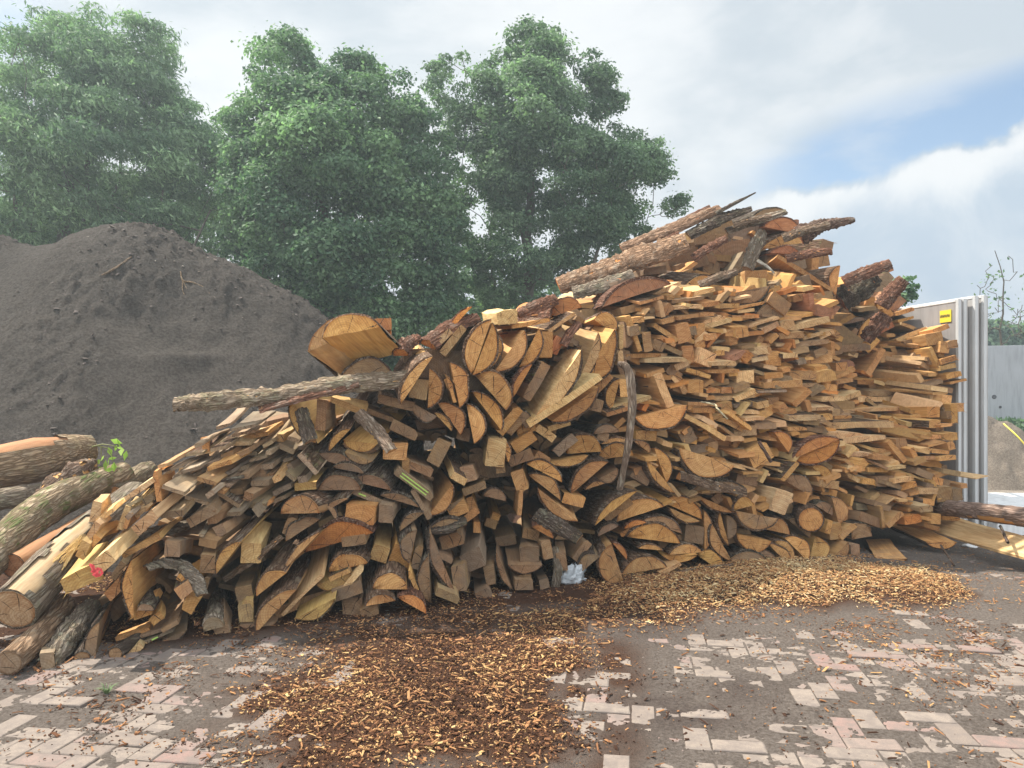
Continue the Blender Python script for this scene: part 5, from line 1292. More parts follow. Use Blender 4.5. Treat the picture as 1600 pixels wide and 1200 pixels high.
# ------------------------------------------------------------------ soil mound
RIDGE = [(-140,360),(-60,362),(0,370),(40,384),(75,386),(108,380),(135,368),(165,358),(205,352),(248,358),(275,368),(300,384),(330,400),(380,416),(425,443),(478,474),(520,508),(560,545),(610,600),(680,680)]
def build_mound():
    Yr = 11.2
    ridge_x = np.array([(p[0] - 800) / F * Yr for p in RIDGE]); ridge_z = np.array([CAMZ + (HOR - p[1]) / F * Yr for p in RIDGE])
    xs = np.arange(-11.5, -0.6, 0.032); ys = np.arange(6.1, 17.5, 0.036)
    X, Y = np.meshgrid(xs, ys)
    wob = (vnoise(X * 0.55, Y * 0.55, 2, 2) - .5)
    H = np.interp(X, ridge_x, ridge_z) 
    front = 6.9 + 0.12 * np.sin(X * 1.3); 
    t = np.where(Y < Yr, (Yr - Y) / (Yr - front), (Y - Yr) / 5.2)
    prof = np.clip(1 - t, 0, None)
    prof = np.where(t < 0.16, 1 - (t ** 2) * 3.1, np.clip(1 - 0.079 - (t - 0.16) * 1.09, -0.05, 1))
    Z = H * np.clip(prof, -0.05, 1)
    env = np.clip(Z / 0.8, 0, 1) * np.clip(np.abs(t) / 0.15, 0.2, 1)
    Z = Z + env * (0.24 * wob + 0.16 * (vnoise(X * 1.7, Y * 1.7, 6, 3) - .5))
    # a slipped scoop in the flank
    px = 800 + F * X / Y; py = HOR - F * (Z - CAMZ) / Y
    scoop = np.exp(-((px - 275) / 62) ** 2 - ((py - 510 + (px - 275) * -0.1) / 42) ** 2)
    Z = Z - 0.20 * scoop * (Y < Yr) + 0.10 * np.exp(-((px - 285) / 75) ** 2 - ((py - 562) / 14) ** 2) * (Y < Yr)
    Z = Z - 0.10 * np.exp(-((px - 190) / 40) ** 2 - ((py - 480) / 30) ** 2) * (Y < Yr)
    clod = vnoise(X * 6, Y * 6, 9, 4, 0.6)
    patch = np.clip((vnoise(X * 0.9, Y * 0.9, 14, 2) - .38) * 4, 0, 1) * (1 - 0.85 * np.clip(scoop * 1.6, 0, 1))
    Z = Z + np.clip(Z / 0.3, 0, 1) * (0.06 * (clod - .5) + patch * 0.11 * np.clip(vnoise(X * 13, Y * 13, 19, 3, 0.6) - .5, 0, 1) * 2 + 0.022 * (vnoise(X * 22, Y * 22, 15, 3) - .5))
    v = np.stack([X.ravel(), Y.ravel(), np.maximum(Z, -0.06).ravel()], 1)
    nx = len(xs)
    i, j = np.meshgrid(np.arange(nx - 1), np.arange(len(ys) - 1))
    a = (j * nx + i).ravel()
    me = mesh_np('soil_mound', v, np.stack([a, a + 1, a + nx + 1, a + nx], 1), smooth=True)
    m = mat_soil('dark_soil', (0.165, 0.143, 0.124), (0.09, 0.077, 0.067), scale=7, bstr=1.0, bdist=0.09)
    global mound_pt
    def mound_pt(px, py):
        r = ray(px, py)
        D = 6.5
        while D < 14:
            p = Vector((0, 0, CAMZ)) + r * D
            ii = int((p.x - xs[0]) / 0.032); jj = int((p.y - ys[0]) / 0.036)
            if 0 <= ii < nx and 0 <= jj < len(ys) and Z[jj, ii] >= p.z: break
            D += 0.02
        return (px, py - 1.0, D - 0.02)
    o = link('soil_mound', me, None, [m])
    tag(o, 'large mound of dark brown soil with a slipped hollow, behind the logs', 'soil mound')
    # pale flecks, roots and stones in it
    n = 7000
    fx = nrs.uniform(-11, -1.5, n); fy = nrs.uniform(7.0, 11.2, n)
    ix = np.clip(((fx - xs[0]) / 0.032).astype(int), 0, nx - 1); iy = np.clip(((fy - ys[0]) / 0.036).astype(int), 0, len(ys) - 1)
    fz = Z[iy, ix]
    V, Q, TN = [], [], []
    for k in range(n):
        if fz[k] < 0.15 or patch[iy[k], ix[k]] < nrs.uniform(0.05, 1): continue
        r = random.Random(k); dark = k % 10 != 0; ln = r.choice((.008, .010, .012, .016, .026)) * r.uniform(.6, 1.3); w = ln * r.uniform(.5, .9) if dark else min(ln * .5, .012); TN.append(r.uniform(0, .12) if dark else r.uniform(.3, 1) ** 1.5); an = r.uniform(0, 6.28)
        c, s = math.cos(an), math.sin(an)
        b = len(V)
        for (u, vv, z) in ((-1, -1, 0), (1, -.7, 0), (.8, 1, 0), (-.9, .8, 0), (-.6, -.6, 1), (.6, -.5, 1), (.5, .6, 1), (-.6, .5, 1)):
            V.append((fx[k] + u * ln * c - vv * w * s + r.uniform(-.4, .4) * ln, fy[k] + u * ln * s + vv * w * c + r.uniform(-.4, .4) * w, fz[k] + z * w * r.uniform(.3, .9) + u * ln * r.uniform(-.6, .6)))
        for ff in ((4, 5, 6, 7), (0, 1, 5, 4), (1, 2, 6, 5), (2, 3, 7, 6), (3, 0, 4, 7)): Q.append(tuple(b + i for i in ff))
    me = mesh_np('soil_debris', np.array(V), np.array(Q))
    nf = len(Q) // 5
    set_attr_face(me, 'tone', np.repeat(TN, 5))
    t = NT('soil_debris'); a_ = t.n('ShaderNodeAttribute'); a_.attribute_name = 'tone'
    t.bsdf(t.ramp(a_.outputs['Fac'], [(0, (0.10, 0.08, 0.07)), (0.15, (0.17, 0.14, 0.12)), (0.5, (0.16, 0.12, 0.09)), (1, (0.48, 0.42, 0.34))]), 0.9)
    o = link('soil_debris', me, None, [t.m]); tag(o, 'pale stones, bark and root crumbs scattered over the soil mound', 'debris', kind='stuff')
build_mound()
make_branch([mound_pt(148,438),mound_pt(180,420),mound_pt(206,402)],[2.0,1.8,1.4],'stick','long straight stick lying on the dark soil mound','stick',(0.26,0.19,0.13,0),68)
make_branch([mound_pt(282,425),mound_pt(286,440),mound_pt(300,442),mound_pt(318,450),mound_pt(328,460)],[1.0,1.8,1.2,1.0,0.6],'root_fragment','forked pale root on the upper soil mound','root',(0.3,0.22,0.14,0),69,
            twigs=[([mound_pt(286,440),mound_pt(285,452),mound_pt(288,462)],[1.2,0.9,0.5]),([mound_pt(286,440),mound_pt(292,452)],[1,0.5])])


# ------------------------------------------------------------------ concrete panels, wall, sand, hose
def mat_concrete(name, col, blue=0.0):
    t = NT(name)
    oc = obj_coord(t)
    n = t.noise(oc, 2.2, 5, 0.6); n2 = t.noise(t.mapping(oc, (6, 6, 0.7)), 2.0, 4, 0.6); n3 = t.noise(oc, 70, 4, 0.7)
    c = t.mix(n, tuple(x * 0.86 for x in col), tuple(min(1, x * 1.1) for x in col))
    c = t.mix(t.math('MULTIPLY', t.ramp(n2, [(0.46, 0.0), (0.7, 1.0)]), 0.6), c, tuple(x * 0.62 for x in col))
    pit = t.n('ShaderNodeTexVoronoi'); t.l(oc, pit.inputs['Vector']); pit.inputs['Scale'].default_value = 9
    pm = t.math('LESS_THAN', pit.outputs['Distance'], t.math('MULTIPLY', t.ramp(t.noise(oc, 3, 2), [(0.55, 0.0), (0.7, 1.0)]), 0.05))
    c = t.mix(t.math('MULTIPLY', pm, 0.7), c, tuple(x * 0.4 for x in col))
    t.bsdf(c, 0.85, n3, 0.25, 0.004, 0.2)
    return t.m

def box_mesh(name, x0, y0, z0, x1, y1, z1, bev=0.012):
    import bmesh
    bm = bmesh.new()
    bmesh.ops.create_cube(bm, size=1)
    for v in bm.verts:
        v.co = Vector(((x0 + x1) / 2 + v.co.x * (x1 - x0), (y0 + y1) / 2 + v.co.y * (y1 - y0), (z0 + z1) / 2 + v.co.z * (z1 - z0)))
    if bev: bmesh.ops.bevel(bm, geom=bm.edges[:], offset=bev, segments=2, affect='EDGES', profile=0.6)
    me = bpy.data.meshes.new(name); bm.to_mesh(me); bm.free()
    return me

def build_panels():
    mc = mat_concrete('panel_concrete', (0.43, 0.415, 0.40)); mface = mat_concrete('panel_face', (0.33, 0.31, 0.30)); mw = mat_concrete('foot_concrete', (0.74, 0.74, 0.73))
    # local frame: x = across the stack (to the right), y = along the panels away from the viewer
    ydir = Vector((-0.30, 0.954, 0)).normalized(); xdir = Vector((ydir.y, -ydir.x, 0))
    p0 = at(1497, 700, 9.05); p0.z = 0
    labels = ['grey concrete panel with a yellow label, standing at the end of the plank bay', 'second concrete panel of the stack, right against the labelled one',
              'third concrete panel of the stack, with a dark gap before it', 'outermost concrete panel of the stack, with a white foot on the ground']
    xo = 0.0
    for k in range(4):
        e = bpy.data.objects.new('retaining_wall', None); COL.objects.link(e)
        Mx = Matrix((xdir, ydir, Vector((0, 0, 1)))).transposed().to_4x4(); Mx.translation = p0 + xdir * xo + ydir * (0.0 if k < 2 else -0.03 * k)
        e.matrix_world = Mx
        tag(e, labels[k], 'concrete panel', 'concrete panels stacked on end')
        z1 = 2.80 + 0.008 * k + (0.02 if k > 1 else 0)
        b = box_mesh('slab', 0, 0, 0.0, 0.068, 3.2, z1, 0.008)
        link('slab', b, e, [mface if k == 0 else mc])
        # pale formed rim along the near edge
        r_ = box_mesh('rim', -0.006, -0.012, 0.0, 0.036, 0.03, z1 + 0.004, 0.006)
        link('rim', r_, e, [mat_concrete('rim_concrete_%d' % k, (0.56, 0.565, 0.56))])
        tr = box_mesh('top_rim', -0.006, 0.032, z1 - 0.03, 0.06, 3.2, z1 + 0.005, 0.006)
        link('top_rim', tr, e, [mw])
        if k == 0:
            # yellow label on the face
            lb = box_mesh('label', -0.010, 0.09, 2.545, -0.003, 0.25, 2.69, 0)
            lo = link('yellow_label', lb, e, [mat_plain('yellow_label', (0.80, 0.62, 0.05), 0.5, 20, 0.06, 0.05)])
            d_ = []
            # lettering: a short dark line of letter-like strokes, as small in the photograph
            V, Q = [], []
            def q4(y0, z0, y1, z1):
                bb = len(V); V.extend([(-0.0125, y0, z0), (-0.0125, y1, z0), (-0.0125, y1, z1), (-0.0125, y0, z1)]); Q.append((bb, bb + 1, bb + 2, bb + 3))
            rr = random.Random(4)
            for i in range(7):
                y = 0.243 - i * 0.020
                q4(y - 0.016, 2.605, y - 0.011, 2.637)
                q4(y - 0.005, 2.605, y, 2.637)
                q4(y - 0.016, 2.617 + 0.01 * rr.random(), y, 2.623 + 0.01 * rr.random())
                if i % 2: q4(y - 0.016, 2.631, y, 2.637)
                else: q4(y - 0.016, 2.605, y, 2.611)
            link('lettering', mesh_of('lettering', V, Q), lo, [mat_plain('label_ink', (0.12, 0.11, 0.06), 0.6)])
        if k == 3:
            import bmesh
            bm = bmesh.new()
            prof = [(0.075, 0.0), (2.6, 0.0), (2.6, 0.30), (1.2, 0.36), (0.62, 0.40), (0.30, 0.44), (0.10, 0.48), (0.075, 0.49)]
            vs0 = [bm.verts.new((x, -0.12, min(z, 0.20))) for x, z in prof]; vs1 = [bm.verts.new((x, 1.25, z)) for x, z in prof]
            bm.faces.new(vs0[::-1]); bm.faces.new(vs1)
            for i in range(len(prof)):
                j = (i + 1) % len(prof); bm.faces.new((vs0[i], vs0[j], vs1[j], vs1[i]))
            bmesh.ops.bevel(bm, geom=[e_ for e_ in bm.edges], offset=0.008, segments=1, affect='EDGES')
            me = bpy.data.meshes.new('foot'); bm.to_mesh(me); bm.free()
            link('foot', me, e, [mw])
        xo += (0.082, 0.105, 0.10, 0.1)[k]
    # concrete wall across the yard
    a = at(1500, 640, 17.0); b = at(1900, 640, 16.0)
    L = (b - a).xy.length
    an = math.atan2(b.y - a.y, b.x - a.x)
    e = bpy.data.objects.new('concrete_wall', None); COL.objects.link(e); e.location = (a.x, a.y, 0); e.rotation_euler = (0, 0, an)
    tag(e, 'long smooth blue grey concrete wall across the yard', 'wall')
    mb = mat_concrete('wall_concrete', (0.36, 0.375, 0.39))
    for i in range(3):
        link('wall_section', box_mesh('wall_section', i * L / 3 + 0.004, 0, 0, (i + 1) * L / 3 - 0.004, 0.2, 2.90, 0.01), e, [mb])
    # lifting pin on top of it
    link('lifting_pin', box_mesh('lifting_pin', 0.55, 0.07, 2.9, 0.58, 0.10, 2.98, 0.003), e, [mw])
    for i, (px, py, rr_) in enumerate(((1555, 620, 0.05), (1564, 636, 0.03))):
        p = at(px, py, 16.8)
        import bmesh
        bm = bmesh.new(); bmesh.ops.create_cone(bm, cap_ends=True, segments=14, radius1=rr_, radius2=rr_ * .8, depth=0.02)
        me = bpy.data.meshes.new('form_hole'); bm.to_mesh(me); bm.free()
        h = link('form_hole', me, e, [mat_plain('hole_dark', (0.10, 0.10, 0.105), 0.9)])
        u = (Vector((p.x, p.y, 0)) - Vector((a.x, a.y, 0))).length
        h.location = (u, -0.006, p.z); h.rotation_euler = (R(90), 0, 0)
    # sand heap
    xs = np.linspace(-2.6, 4.2, 150); ys = np.linspace(-2.2, 2.6, 110)
    X, Y = np.meshgrid(xs, ys)
    rr = np.sqrt((X / np.where(X > 0, 1.5, 1.0)) ** 2 + (Y / 0.5) ** 2)
    Z = np.clip(1.47 - rr * 0.66, -0.1, None); Z = np.where(rr < 0.3, 1.47 - 0.198 * (rr / 0.3) ** 2 * 1.0, Z)
    Z = Z + np.clip(Z, 0, 0.3) * (0.9 * (vnoise(X * 2, Y * 2, 4, 4) - .5) + 0.5 * (vnoise(X * 9, Y * 9, 7, 4, .6) - .5))
    nx = len(xs)
    i, j = np.meshgrid(np.arange(nx - 1), np.arange(len(ys) - 1)); q = (j * nx + i).ravel()
    o = link('sand_heap', mesh_np('sand_heap', np.stack([X.ravel(), Y.ravel(), Z.ravel()], 1), np.stack([q, q + 1, q + nx + 1, q + nx], 1), smooth=True), None,
             [mat_soil('sand', (0.30, 0.25, 0.20), (0.185, 0.155, 0.125), scale=9, bstr=0.8, bdist=0.02)])
    c = at(1525, 640, 15.4); o.location = (c.x, c.y, 0.0)
    tag(o, 'heap of pale brown sand beyond the concrete panels', 'sand heap')
    # yellow hose
    pts = [at(1568, 662, 14.75), at(1577, 670, 14.6), at(1588, 680, 14.45), at(1600, 693, 14.35), at(1625, 722, 14.2), at(1680, 768, 14.0)]
    v, f, _, _ = tube(pts, [0.015] * 6, 8, 1, 0.0)
    o = link('garden_hose', mesh_of('garden_hose', v, f, None, True), None, [mat_plain('hose_yellow', (0.72, 0.62, 0.10), 0.45, 8, 0.05, 0.0)])
    tag(o, 'yellow hose running down over the sand heap', 'hose')
    # litter: pale stone by the panels
    import bmesh
    bm = bmesh.new(); bmesh.ops.create_icosphere(bm, subdivisions=3, radius=0.06)
    for vv in bm.verts:
        vv.co = vv.co * (1 + 0.35 * mnoise.noise(vv.co * 18)); vv.co.z *= 0.45; vv.co.x *= 1.4
    me = bpy.data.meshes.new('broken_stone'); bm.to_mesh(me); bm.free()
    o = link('broken_stone', me, None, [mw]); p = ground_at(1517, 857); o.location = (p.x, p.y, 0.025)
    tag(o, 'small white broken stone on the ground under the long board', 'stone')
build_panels()

# rough dirt of the yard right behind and beside the pile
def yard_patch():
    ys = np.linspace(8.6, 22, 150); xs = np.linspace(3.0, 18, 170)
    X, Y = np.meshgrid(xs, ys)
    Z = -0.012 + 0.035 * (vnoise(X * 0.7, Y * 2.2, 41, 4) - .35) + 0.02 * (vnoise(X * 5, Y * 5, 43, 3) - .5)
    edge = np.clip((Y - 8.6) / 1.0, 0, 1) * np.clip((22 - Y) / 1, 0, 1) * np.clip((X - 3) / .6, 0, 1)
    Z = Z * edge - 0.028 * (1 - edge)
    nx = len(xs); i, j = np.meshgrid(np.arange(nx - 1), np.arange(len(ys) - 1)); q = (j * nx + i).ravel()
    o = link('yard_dirt', mesh_np('yard_dirt', np.stack([X.ravel(), Y.ravel(), Z.ravel()], 1), np.stack([q, q + 1, q + nx + 1, q + nx], 1), smooth=True), None,
             [mat_soil('yard_dirt', (0.33, 0.29, 0.245), (0.22, 0.19, 0.16), scale=20)])
    tag(o, kind='structure')
yard_patch()
# ------------------------------------------------------------------ trees
def mat_leaf(name, c1, c2, trans=0.35):
    t = NT(name)
    a = t.n('ShaderNodeAttribute'); a.attribute_name = 'tone'
    col = t.ramp(a.outputs['Fac'], [(0.0, c1), (0.75, c2), (1.0, tuple(min(1, x * 1.7) for x in c2))])
    b = t.n('ShaderNodeBsdfPrincipled')
    t.l(col, b.inputs['Base Color']); b.inputs['Roughness'].default_value = 0.62; b.inputs['Specular IOR Level'].default_value = 0.2
    tr = t.n('ShaderNodeBsdfTranslucent'); t.l(t.mix(1.0, col, (1.2, 1.5, 0.95), 'MULTIPLY'), tr.inputs[0])
    mx = t.n('ShaderNodeMixShader'); mx.inputs[0].default_value = trans
    t.l(b.outputs[0], mx.inputs[1]); t.l(tr.outputs[0], mx.inputs[2]); t.l(mx.outputs[0], t.out.inputs[0])
    return t.m

def mat_trunk():
    t = NT('tree_bark')
    oc = obj_coord(t)
    n = t.noise(t.mapping(oc, (1, 1, 0.25)), 14, 5, 0.7)
    t.bsdf(t.mix(n, (0.06, 0.05, 0.04), (0.17, 0.145, 0.115)), 0.9, n, 0.8, 0.03)
    return t.m
M_TRUNK = mat_trunk()

def leaf_mesh(name, C, N_, size, aspect, tone, droop=None, seed=0):
    """C (n,3) leaf centres, N_ (n,3) normals; each leaf a folded diamond of two triangles + its own tone"""
    rs = np.random.RandomState(seed)
    n = len(C)
    N_ = N_ / (np.linalg.norm(N_, axis=1, keepdims=True) + 1e-9)
    U = rs.normal(0, 1, (n, 3))
    if droop is not None: U = U * 0.55 + np.array(droop)[None]
    U = U - N_ * (U * N_).sum(1, keepdims=True); U /= np.linalg.norm(U, axis=1, keepdims=True) + 1e-9
    W = np.cross(N_, U)
    s = size * rs.uniform(0.6, 1.35, (n, 1))
    tip = C + U * s; base = C - U * s
    fold = N_ * s * rs.uniform(-.05, .35, (n, 1)) * aspect
    l = C + W * s * aspect + fold - U * s * 0.15; r = C - W * s * aspect + fold - U * s * 0.15
    v = np.stack([base, r, tip, l], 1).reshape(-1, 3)
    q = np.arange(n * 4).reshape(n, 4)
    me = mesh_np(name, v, q)
    set_attr_face(me, 'tone', tone)
    return me

def branch_skeleton(base, top, targets, r0, rs, fork=0.35, limb_start=0.25, bend=0.5):
    """grow limbs from a trunk to crown points; returns list of (pts, radii)"""
    base = np.array(base, float); top = np.array(top, float)
    n = 14
    tp = [base + (top - base) * (i / n) + np.array([rs.normal(0, .10), rs.normal(0, .10), 0]) * (i > 0) * bend for i in range(n + 1)]
    nodes = [p for p in tp]; dist = [i / n for i in range(n + 1)]
    rad = [r0 * (1 - 0.85 * i / n) for i in range(n + 1)]
    out = [(tp, rad[:])]
    order = np.argsort([np.linalg.norm(t - tp[n // 2]) for t in targets])
    for ti in order:
        t = np.array(targets[ti])
        A = np.array(nodes)
        d = np.linalg.norm(A - t, axis=1)
        pen = d + 1.1 * np.clip(A[:, 2] - t[2] + 0.45 * np.hypot(A[:, 0] - t[0], A[:, 1] - t[1]), 0, None) + 6 * (A[:, 2] < base[2] + limb_start * (top[2] - base[2]))
        k = int(np.argmin(pen))
        if d[k] < 0.25: continue
        m = max(3, int(d[k] / 0.55))
        r1 = min(rad[k] * 0.62, 0.025 + 0.016 * d[k]); pts, rr = [], []
        p0 = A[k]
        for i in range(m + 1):
            f = i / m
            p = p0 * (1 - f) + t * f
            p = p + np.array([0, 0, -0.10 * d[k] * math.sin(math.pi * f)]) + rs.normal(0, 0.05, 3) * (0 < i < m)
            pts.append(p); rr.append(max(0.008, r1 * (1 - 0.75 * f)))
            if i: nodes.append(p); rad.append(rr[-1])
        out.append((pts, rr))
    return out

def tubes_mesh(name, segs, sides=6):
    V, Q = [], []
    for pts, rr in segs:
        n = len(pts); b = len(V)
        for i in range(n):
            t = pts[min(n - 1, i + 1)] - pts[max(0, i - 1)]; t = t / (np.linalg.norm(t) + 1e-9)
            a = np.cross(t, [0.3, 0.9, 0.2]); a /= np.linalg.norm(a) + 1e-9; c = np.cross(t, a)
            for s in range(sides):
                th = 2 * math.pi * s / sides
                V.append(pts[i] + (a * math.cos(th) + c * math.sin(th)) * rr[i])
        for i in range(n - 1):
            for s in range(sides):
                s2 = (s + 1) % sides
                Q.append((b + i * sides + s, b + i * sides + s2, b + (i + 1) * sides + s2, b + (i + 1) * sides + s))
    return mesh_np(name, np.array(V), np.array(Q), smooth=True)

def make_tree(name, label, poly, D, trunk, crown_bottom, nclump, nleaf, lsize, aspect, mat, seed, clump_r=(0.45, 0.8), depth_k=0.55, maxdepth=3.2, droop=None, gaps=0.0, r0=0.2, nlimb=110, group=None, cat='tree', flat=0.65, stems=None, inner=0.25):
    rs = np.random.RandomState(seed)
    X = np.array([p[0] for p in poly], float); Yp = np.array([p[1] for p in poly], float)
    wp = [((x - 800) / F * D, CAMZ + (HOR - y) / F * D) for x, y in poly]
    xs = [p[0] for p in wp]; zs = [p[1] for p in wp]
    cl = []
    tries = 0
    while len(cl) < nclump and tries < nclump * 80:
        tries += 1
        x, z = rs.uniform(min(xs), max(xs)), rs.uniform(min(zs), max(zs))
        if not in_poly(np.array([x]), np.array([z]), wp)[0]: continue
        d = poly_dist(np.array([x]), np.array([z]), wp)[0]
        if d < 0.12: continue
        th = min(maxdepth, depth_k * d * 1.8 + 0.25)
        y = rs.uniform(-1, 1)
        if rs.uniform() > inner: y = math.copysign(abs(y) ** 0.45, y)
        if gaps and vnoise(np.array([x * 0.75]), np.array([z * 0.75]), seed, 2)[0] < gaps and d > 0.4 and rs.uniform() < 0.92: continue
        if gaps and vnoise(np.array([x * 1.7 + 9]), np.array([z * 1.7]), seed + 5, 2)[0] < gaps - 0.07 and d > 0.25 and rs.uniform() < 0.9: continue
        r = rs.uniform(*clump_r) * min(1.0, 0.5 + d * 0.5)
        cl.append((x, D + y * th, z, r))
    cl = np.array(cl)
    nper = rs.poisson(nleaf * (cl[:, 3] / np.mean(clump_r)) ** 2) + (8 if nleaf > 20 else 1)
    idx = np.repeat(np.arange(len(cl)), nper)
    dirs = rs.normal(0, 1, (len(idx), 3)); dirs /= np.linalg.norm(dirs, axis=1, keepdims=True)
    dirs[:, 2] = np.where(dirs[:, 2] < -0.2, -dirs[:, 2] * rs.choice([1, -1], len(idx), p=[.55, .45]), dirs[:, 2])
    rad = cl[idx, 3] * rs.uniform(0.25, 1.0, len(idx)) ** 0.5
    off = dirs * rad[:, None]; off[:, 2] *= flat
    # ragged shoots
    shoot = rs.uniform(0, 1, len(idx)) < 0.20
    off[shoot] *= rs.uniform(1.1, 1.8, (shoot.sum(), 1))
    C = cl[idx, :3] + off
    N_ = dirs * 0.7 + rs.normal(0, 0.55, dirs.shape) + np.array([0, 0, 0.45])
    ctone = rs.uniform(0.0, 0.85, len(cl)) ** 1.3
    tone = np.clip(ctone[idx] + rs.normal(0, 0.16, len(idx)) + 0.05, 0, 1)
    me = leaf_mesh('crown', C, N_, lsize, aspect, tone, droop, seed)
    tb = at(trunk[0], trunk[1], D); tb.z = 0
    tt = at(*trunk[2:4], D)
    e = bpy.data.objects.new(name, None); COL.objects.link(e)
    tag(e, label, cat, group)
    co = link('crown', me, e, [mat])
    pick = rs.choice(len(cl), min(nlimb, len(cl)), replace=False)
    segs = branch_skeleton(tb, tt, cl[pick, :3], r0, rs)
    for st in (stems or []):
        b2 = at(st[0], st[1], D + st[4]); b2.z = 0; t2 = at(st[2], st[3], D + st[4])
        segs += branch_skeleton(b2, t2, cl[rs.choice(len(cl), 14, replace=False), :3], r0 * 0.5, rs)
    to = link('trunk', tubes_mesh('trunk', segs), e, [M_TRUNK])
    return e

L_ASH = mat_leaf('ash_leaf', (0.095, 0.16, 0.095), (0.22, 0.31, 0.175))
L_MAP = mat_leaf('maple_leaf', (0.062, 0.12, 0.068), (0.175, 0.265, 0.14))
L_OAK = mat_leaf('oak_leaf', (0.066, 0.115, 0.066), (0.17, 0.245, 0.14))

make_tree('ash_tree', 'broad feathery ash with drooping leaves and several pale stems behind the soil mound',
          [(-90,60),(-30,95),(0,105),(18,80),(22,50),(45,38),(70,28),(110,32),(150,15),(185,12),(215,24),(250,40),(275,55),(280,75),(268,95),(282,125),(300,150),(320,175),(345,200),(370,230),(380,265),(372,300),(385,335),(372,375),(340,405),(300,430),(220,420),(60,420),(-60,430),(-120,380),(-140,200)],
          18.5, (92, 700, 110, 60), 0, 560, 330, 0.068, 0.27, L_ASH, 101, clump_r=(0.34, 0.66), droop=(0.55, -0.1, -0.75), gaps=0.43, r0=0.26, nlimb=130,
          stems=[(120,700,135,130,-.6),(108,700,200,150,.4),(150,700,330,330,-1.0),(60,700,15,180,.3),(165,700,260,300,-.8)], flat=0.5)
make_tree('maple_tree', 'dense round dark green maple standing between the ash and the oak',
          [(320,148),(345,152),(370,170),(372,140),(385,120),(378,105),(400,90),(412,72),(440,58),(470,55),(490,62),(500,78),(520,82),(535,92),(560,82),(580,92),(600,95),(612,112),(640,118),(660,135),(672,160),(700,200),(712,260),(722,320),(738,380),(735,440),(722,500),(690,560),(600,600),(500,600),(420,560),(370,480),(345,400),(340,330),(350,270),(345,215),(325,175)],
          17.0, (500, 760, 505, 110), 0, 600, 480, 0.045, 0.62, L_MAP, 202, clump_r=(0.32, 0.6), gaps=0.37, r0=0.25, nlimb=90)
make_tree('oak_tree', 'open crowned oak with dark forked limbs showing behind the crest of the pile',
          [(668,110),(690,92),(705,75),(725,78),(740,92),(760,88),(785,78),(800,52),(825,35),(850,38),(870,42),(888,65),(902,82),(930,88),(940,105),(975,115),(980,135),(968,150),(988,148),(975,172),(955,190),(985,200),(1010,210),(1035,230),(1048,260),(1058,285),(1076,305),(1070,330),(1045,345),(1010,370),(985,400),(960,420),(940,440),(900,430),(880,470),(840,500),(790,480),(765,510),(740,500),(730,430),(722,360),(705,280),(690,200),(665,150)],
          18.5, (822, 760, 835, 90), 0, 540, 380, 0.045, 0.5, L_OAK, 303, clump_r=(0.28, 0.52), gaps=0.49, r0=0.24, nlimb=150, maxdepth=3.6, stems=[(775,760,770,330,1.2),(835,760,960,300,-.5)], flat=0.6)
# lower, farther trees that close the gaps
make_tree('young_tree', 'dark bushy tree low behind the soil mound under the ash', [(-60,300),(20,270),(60,300),(110,320),(150,300),(230,310),(300,320),(360,330),(400,380),(400,470),(300,480),(-60,470)],
          23.0, (180, 760, 180, 330), 0, 150, 150, 0.12, 0.5, L_MAP, 404, clump_r=(0.5, 0.9), gaps=0.42, r0=0.12, nlimb=30)
make_tree('young_tree', 'low leafy undergrowth tree between the maple and the oak trunk', [(650,420),(700,400),(735,430),(760,460),(800,455),(880,440),(930,430),(940,470),(900,540),(640,600)],
          22.0, (720, 760, 715, 430), 0, 70, 150, 0.10, 0.5, L_OAK, 405, clump_r=(0.45, 0.8), gaps=0.50, r0=0.1, nlimb=25)
make_tree('bush', 'small green bush showing over the right shoulder of the pile', [(1400,430),(1412,424),(1424,428),(1420,445),(1432,450),(1426,470),(1415,480),(1395,500),(1380,470)],
          13.5, (1400, 760, 1408, 440), 0, 46, 60, 0.045, 0.55, L_MAP, 406, clump_r=(0.12, 0.22), r0=0.03, nlimb=20, cat='bush', depth_k=.6, maxdepth=0.8)
# sparse sapling and the far trees on the right
make_tree('sapling', 'thin sparse sapling with small leaves rising over the concrete wall', [(1525,440),(1532,425),(1548,420),(1553,392),(1562,390),(1572,415),(1590,412),(1604,440),(1620,470),(1610,525),(1585,540),(1550,530),(1530,500),(1522,470)],
          19.0, (1578, 760, 1559, 392), 0, 100, 2, 0.05, 0.5, L_OAK, 407, clump_r=(0.16, 0.3), r0=0.055, nlimb=75, depth_k=.8, maxdepth=1.2, inner=0.8)
L_FAR = mat_leaf('far_leaf', (0.06, 0.105, 0.07), (0.12, 0.18, 0.11))
for i, (x0, x1, yt, lab) in enumerate(((1528, 1572, 498, 'round far green tree beside the sapling over the wall'), (1560, 1600, 512, 'lighter far tree under the sapling over the wall'), (1590, 1660, 492, 'darker far tree at the outer end of the wall'))):
    make_tree('far_tree', lab, [(x0, 560), (x0 + 3, yt + 14), ((x0 + x1) / 2 - 8, yt + 1), ((x0 + x1) / 2 + 6, yt), (x1 - 4, yt + 12), (x1, 560)],
              40.0, ((x0 + x1) / 2, 690, (x0 + x1) / 2, yt + 10), 0, 90, 120, 0.16, 0.55, L_FAR, 500 + i, clump_r=(0.35, 0.6), r0=0.12, nlimb=15, group='trees far beyond the wall')

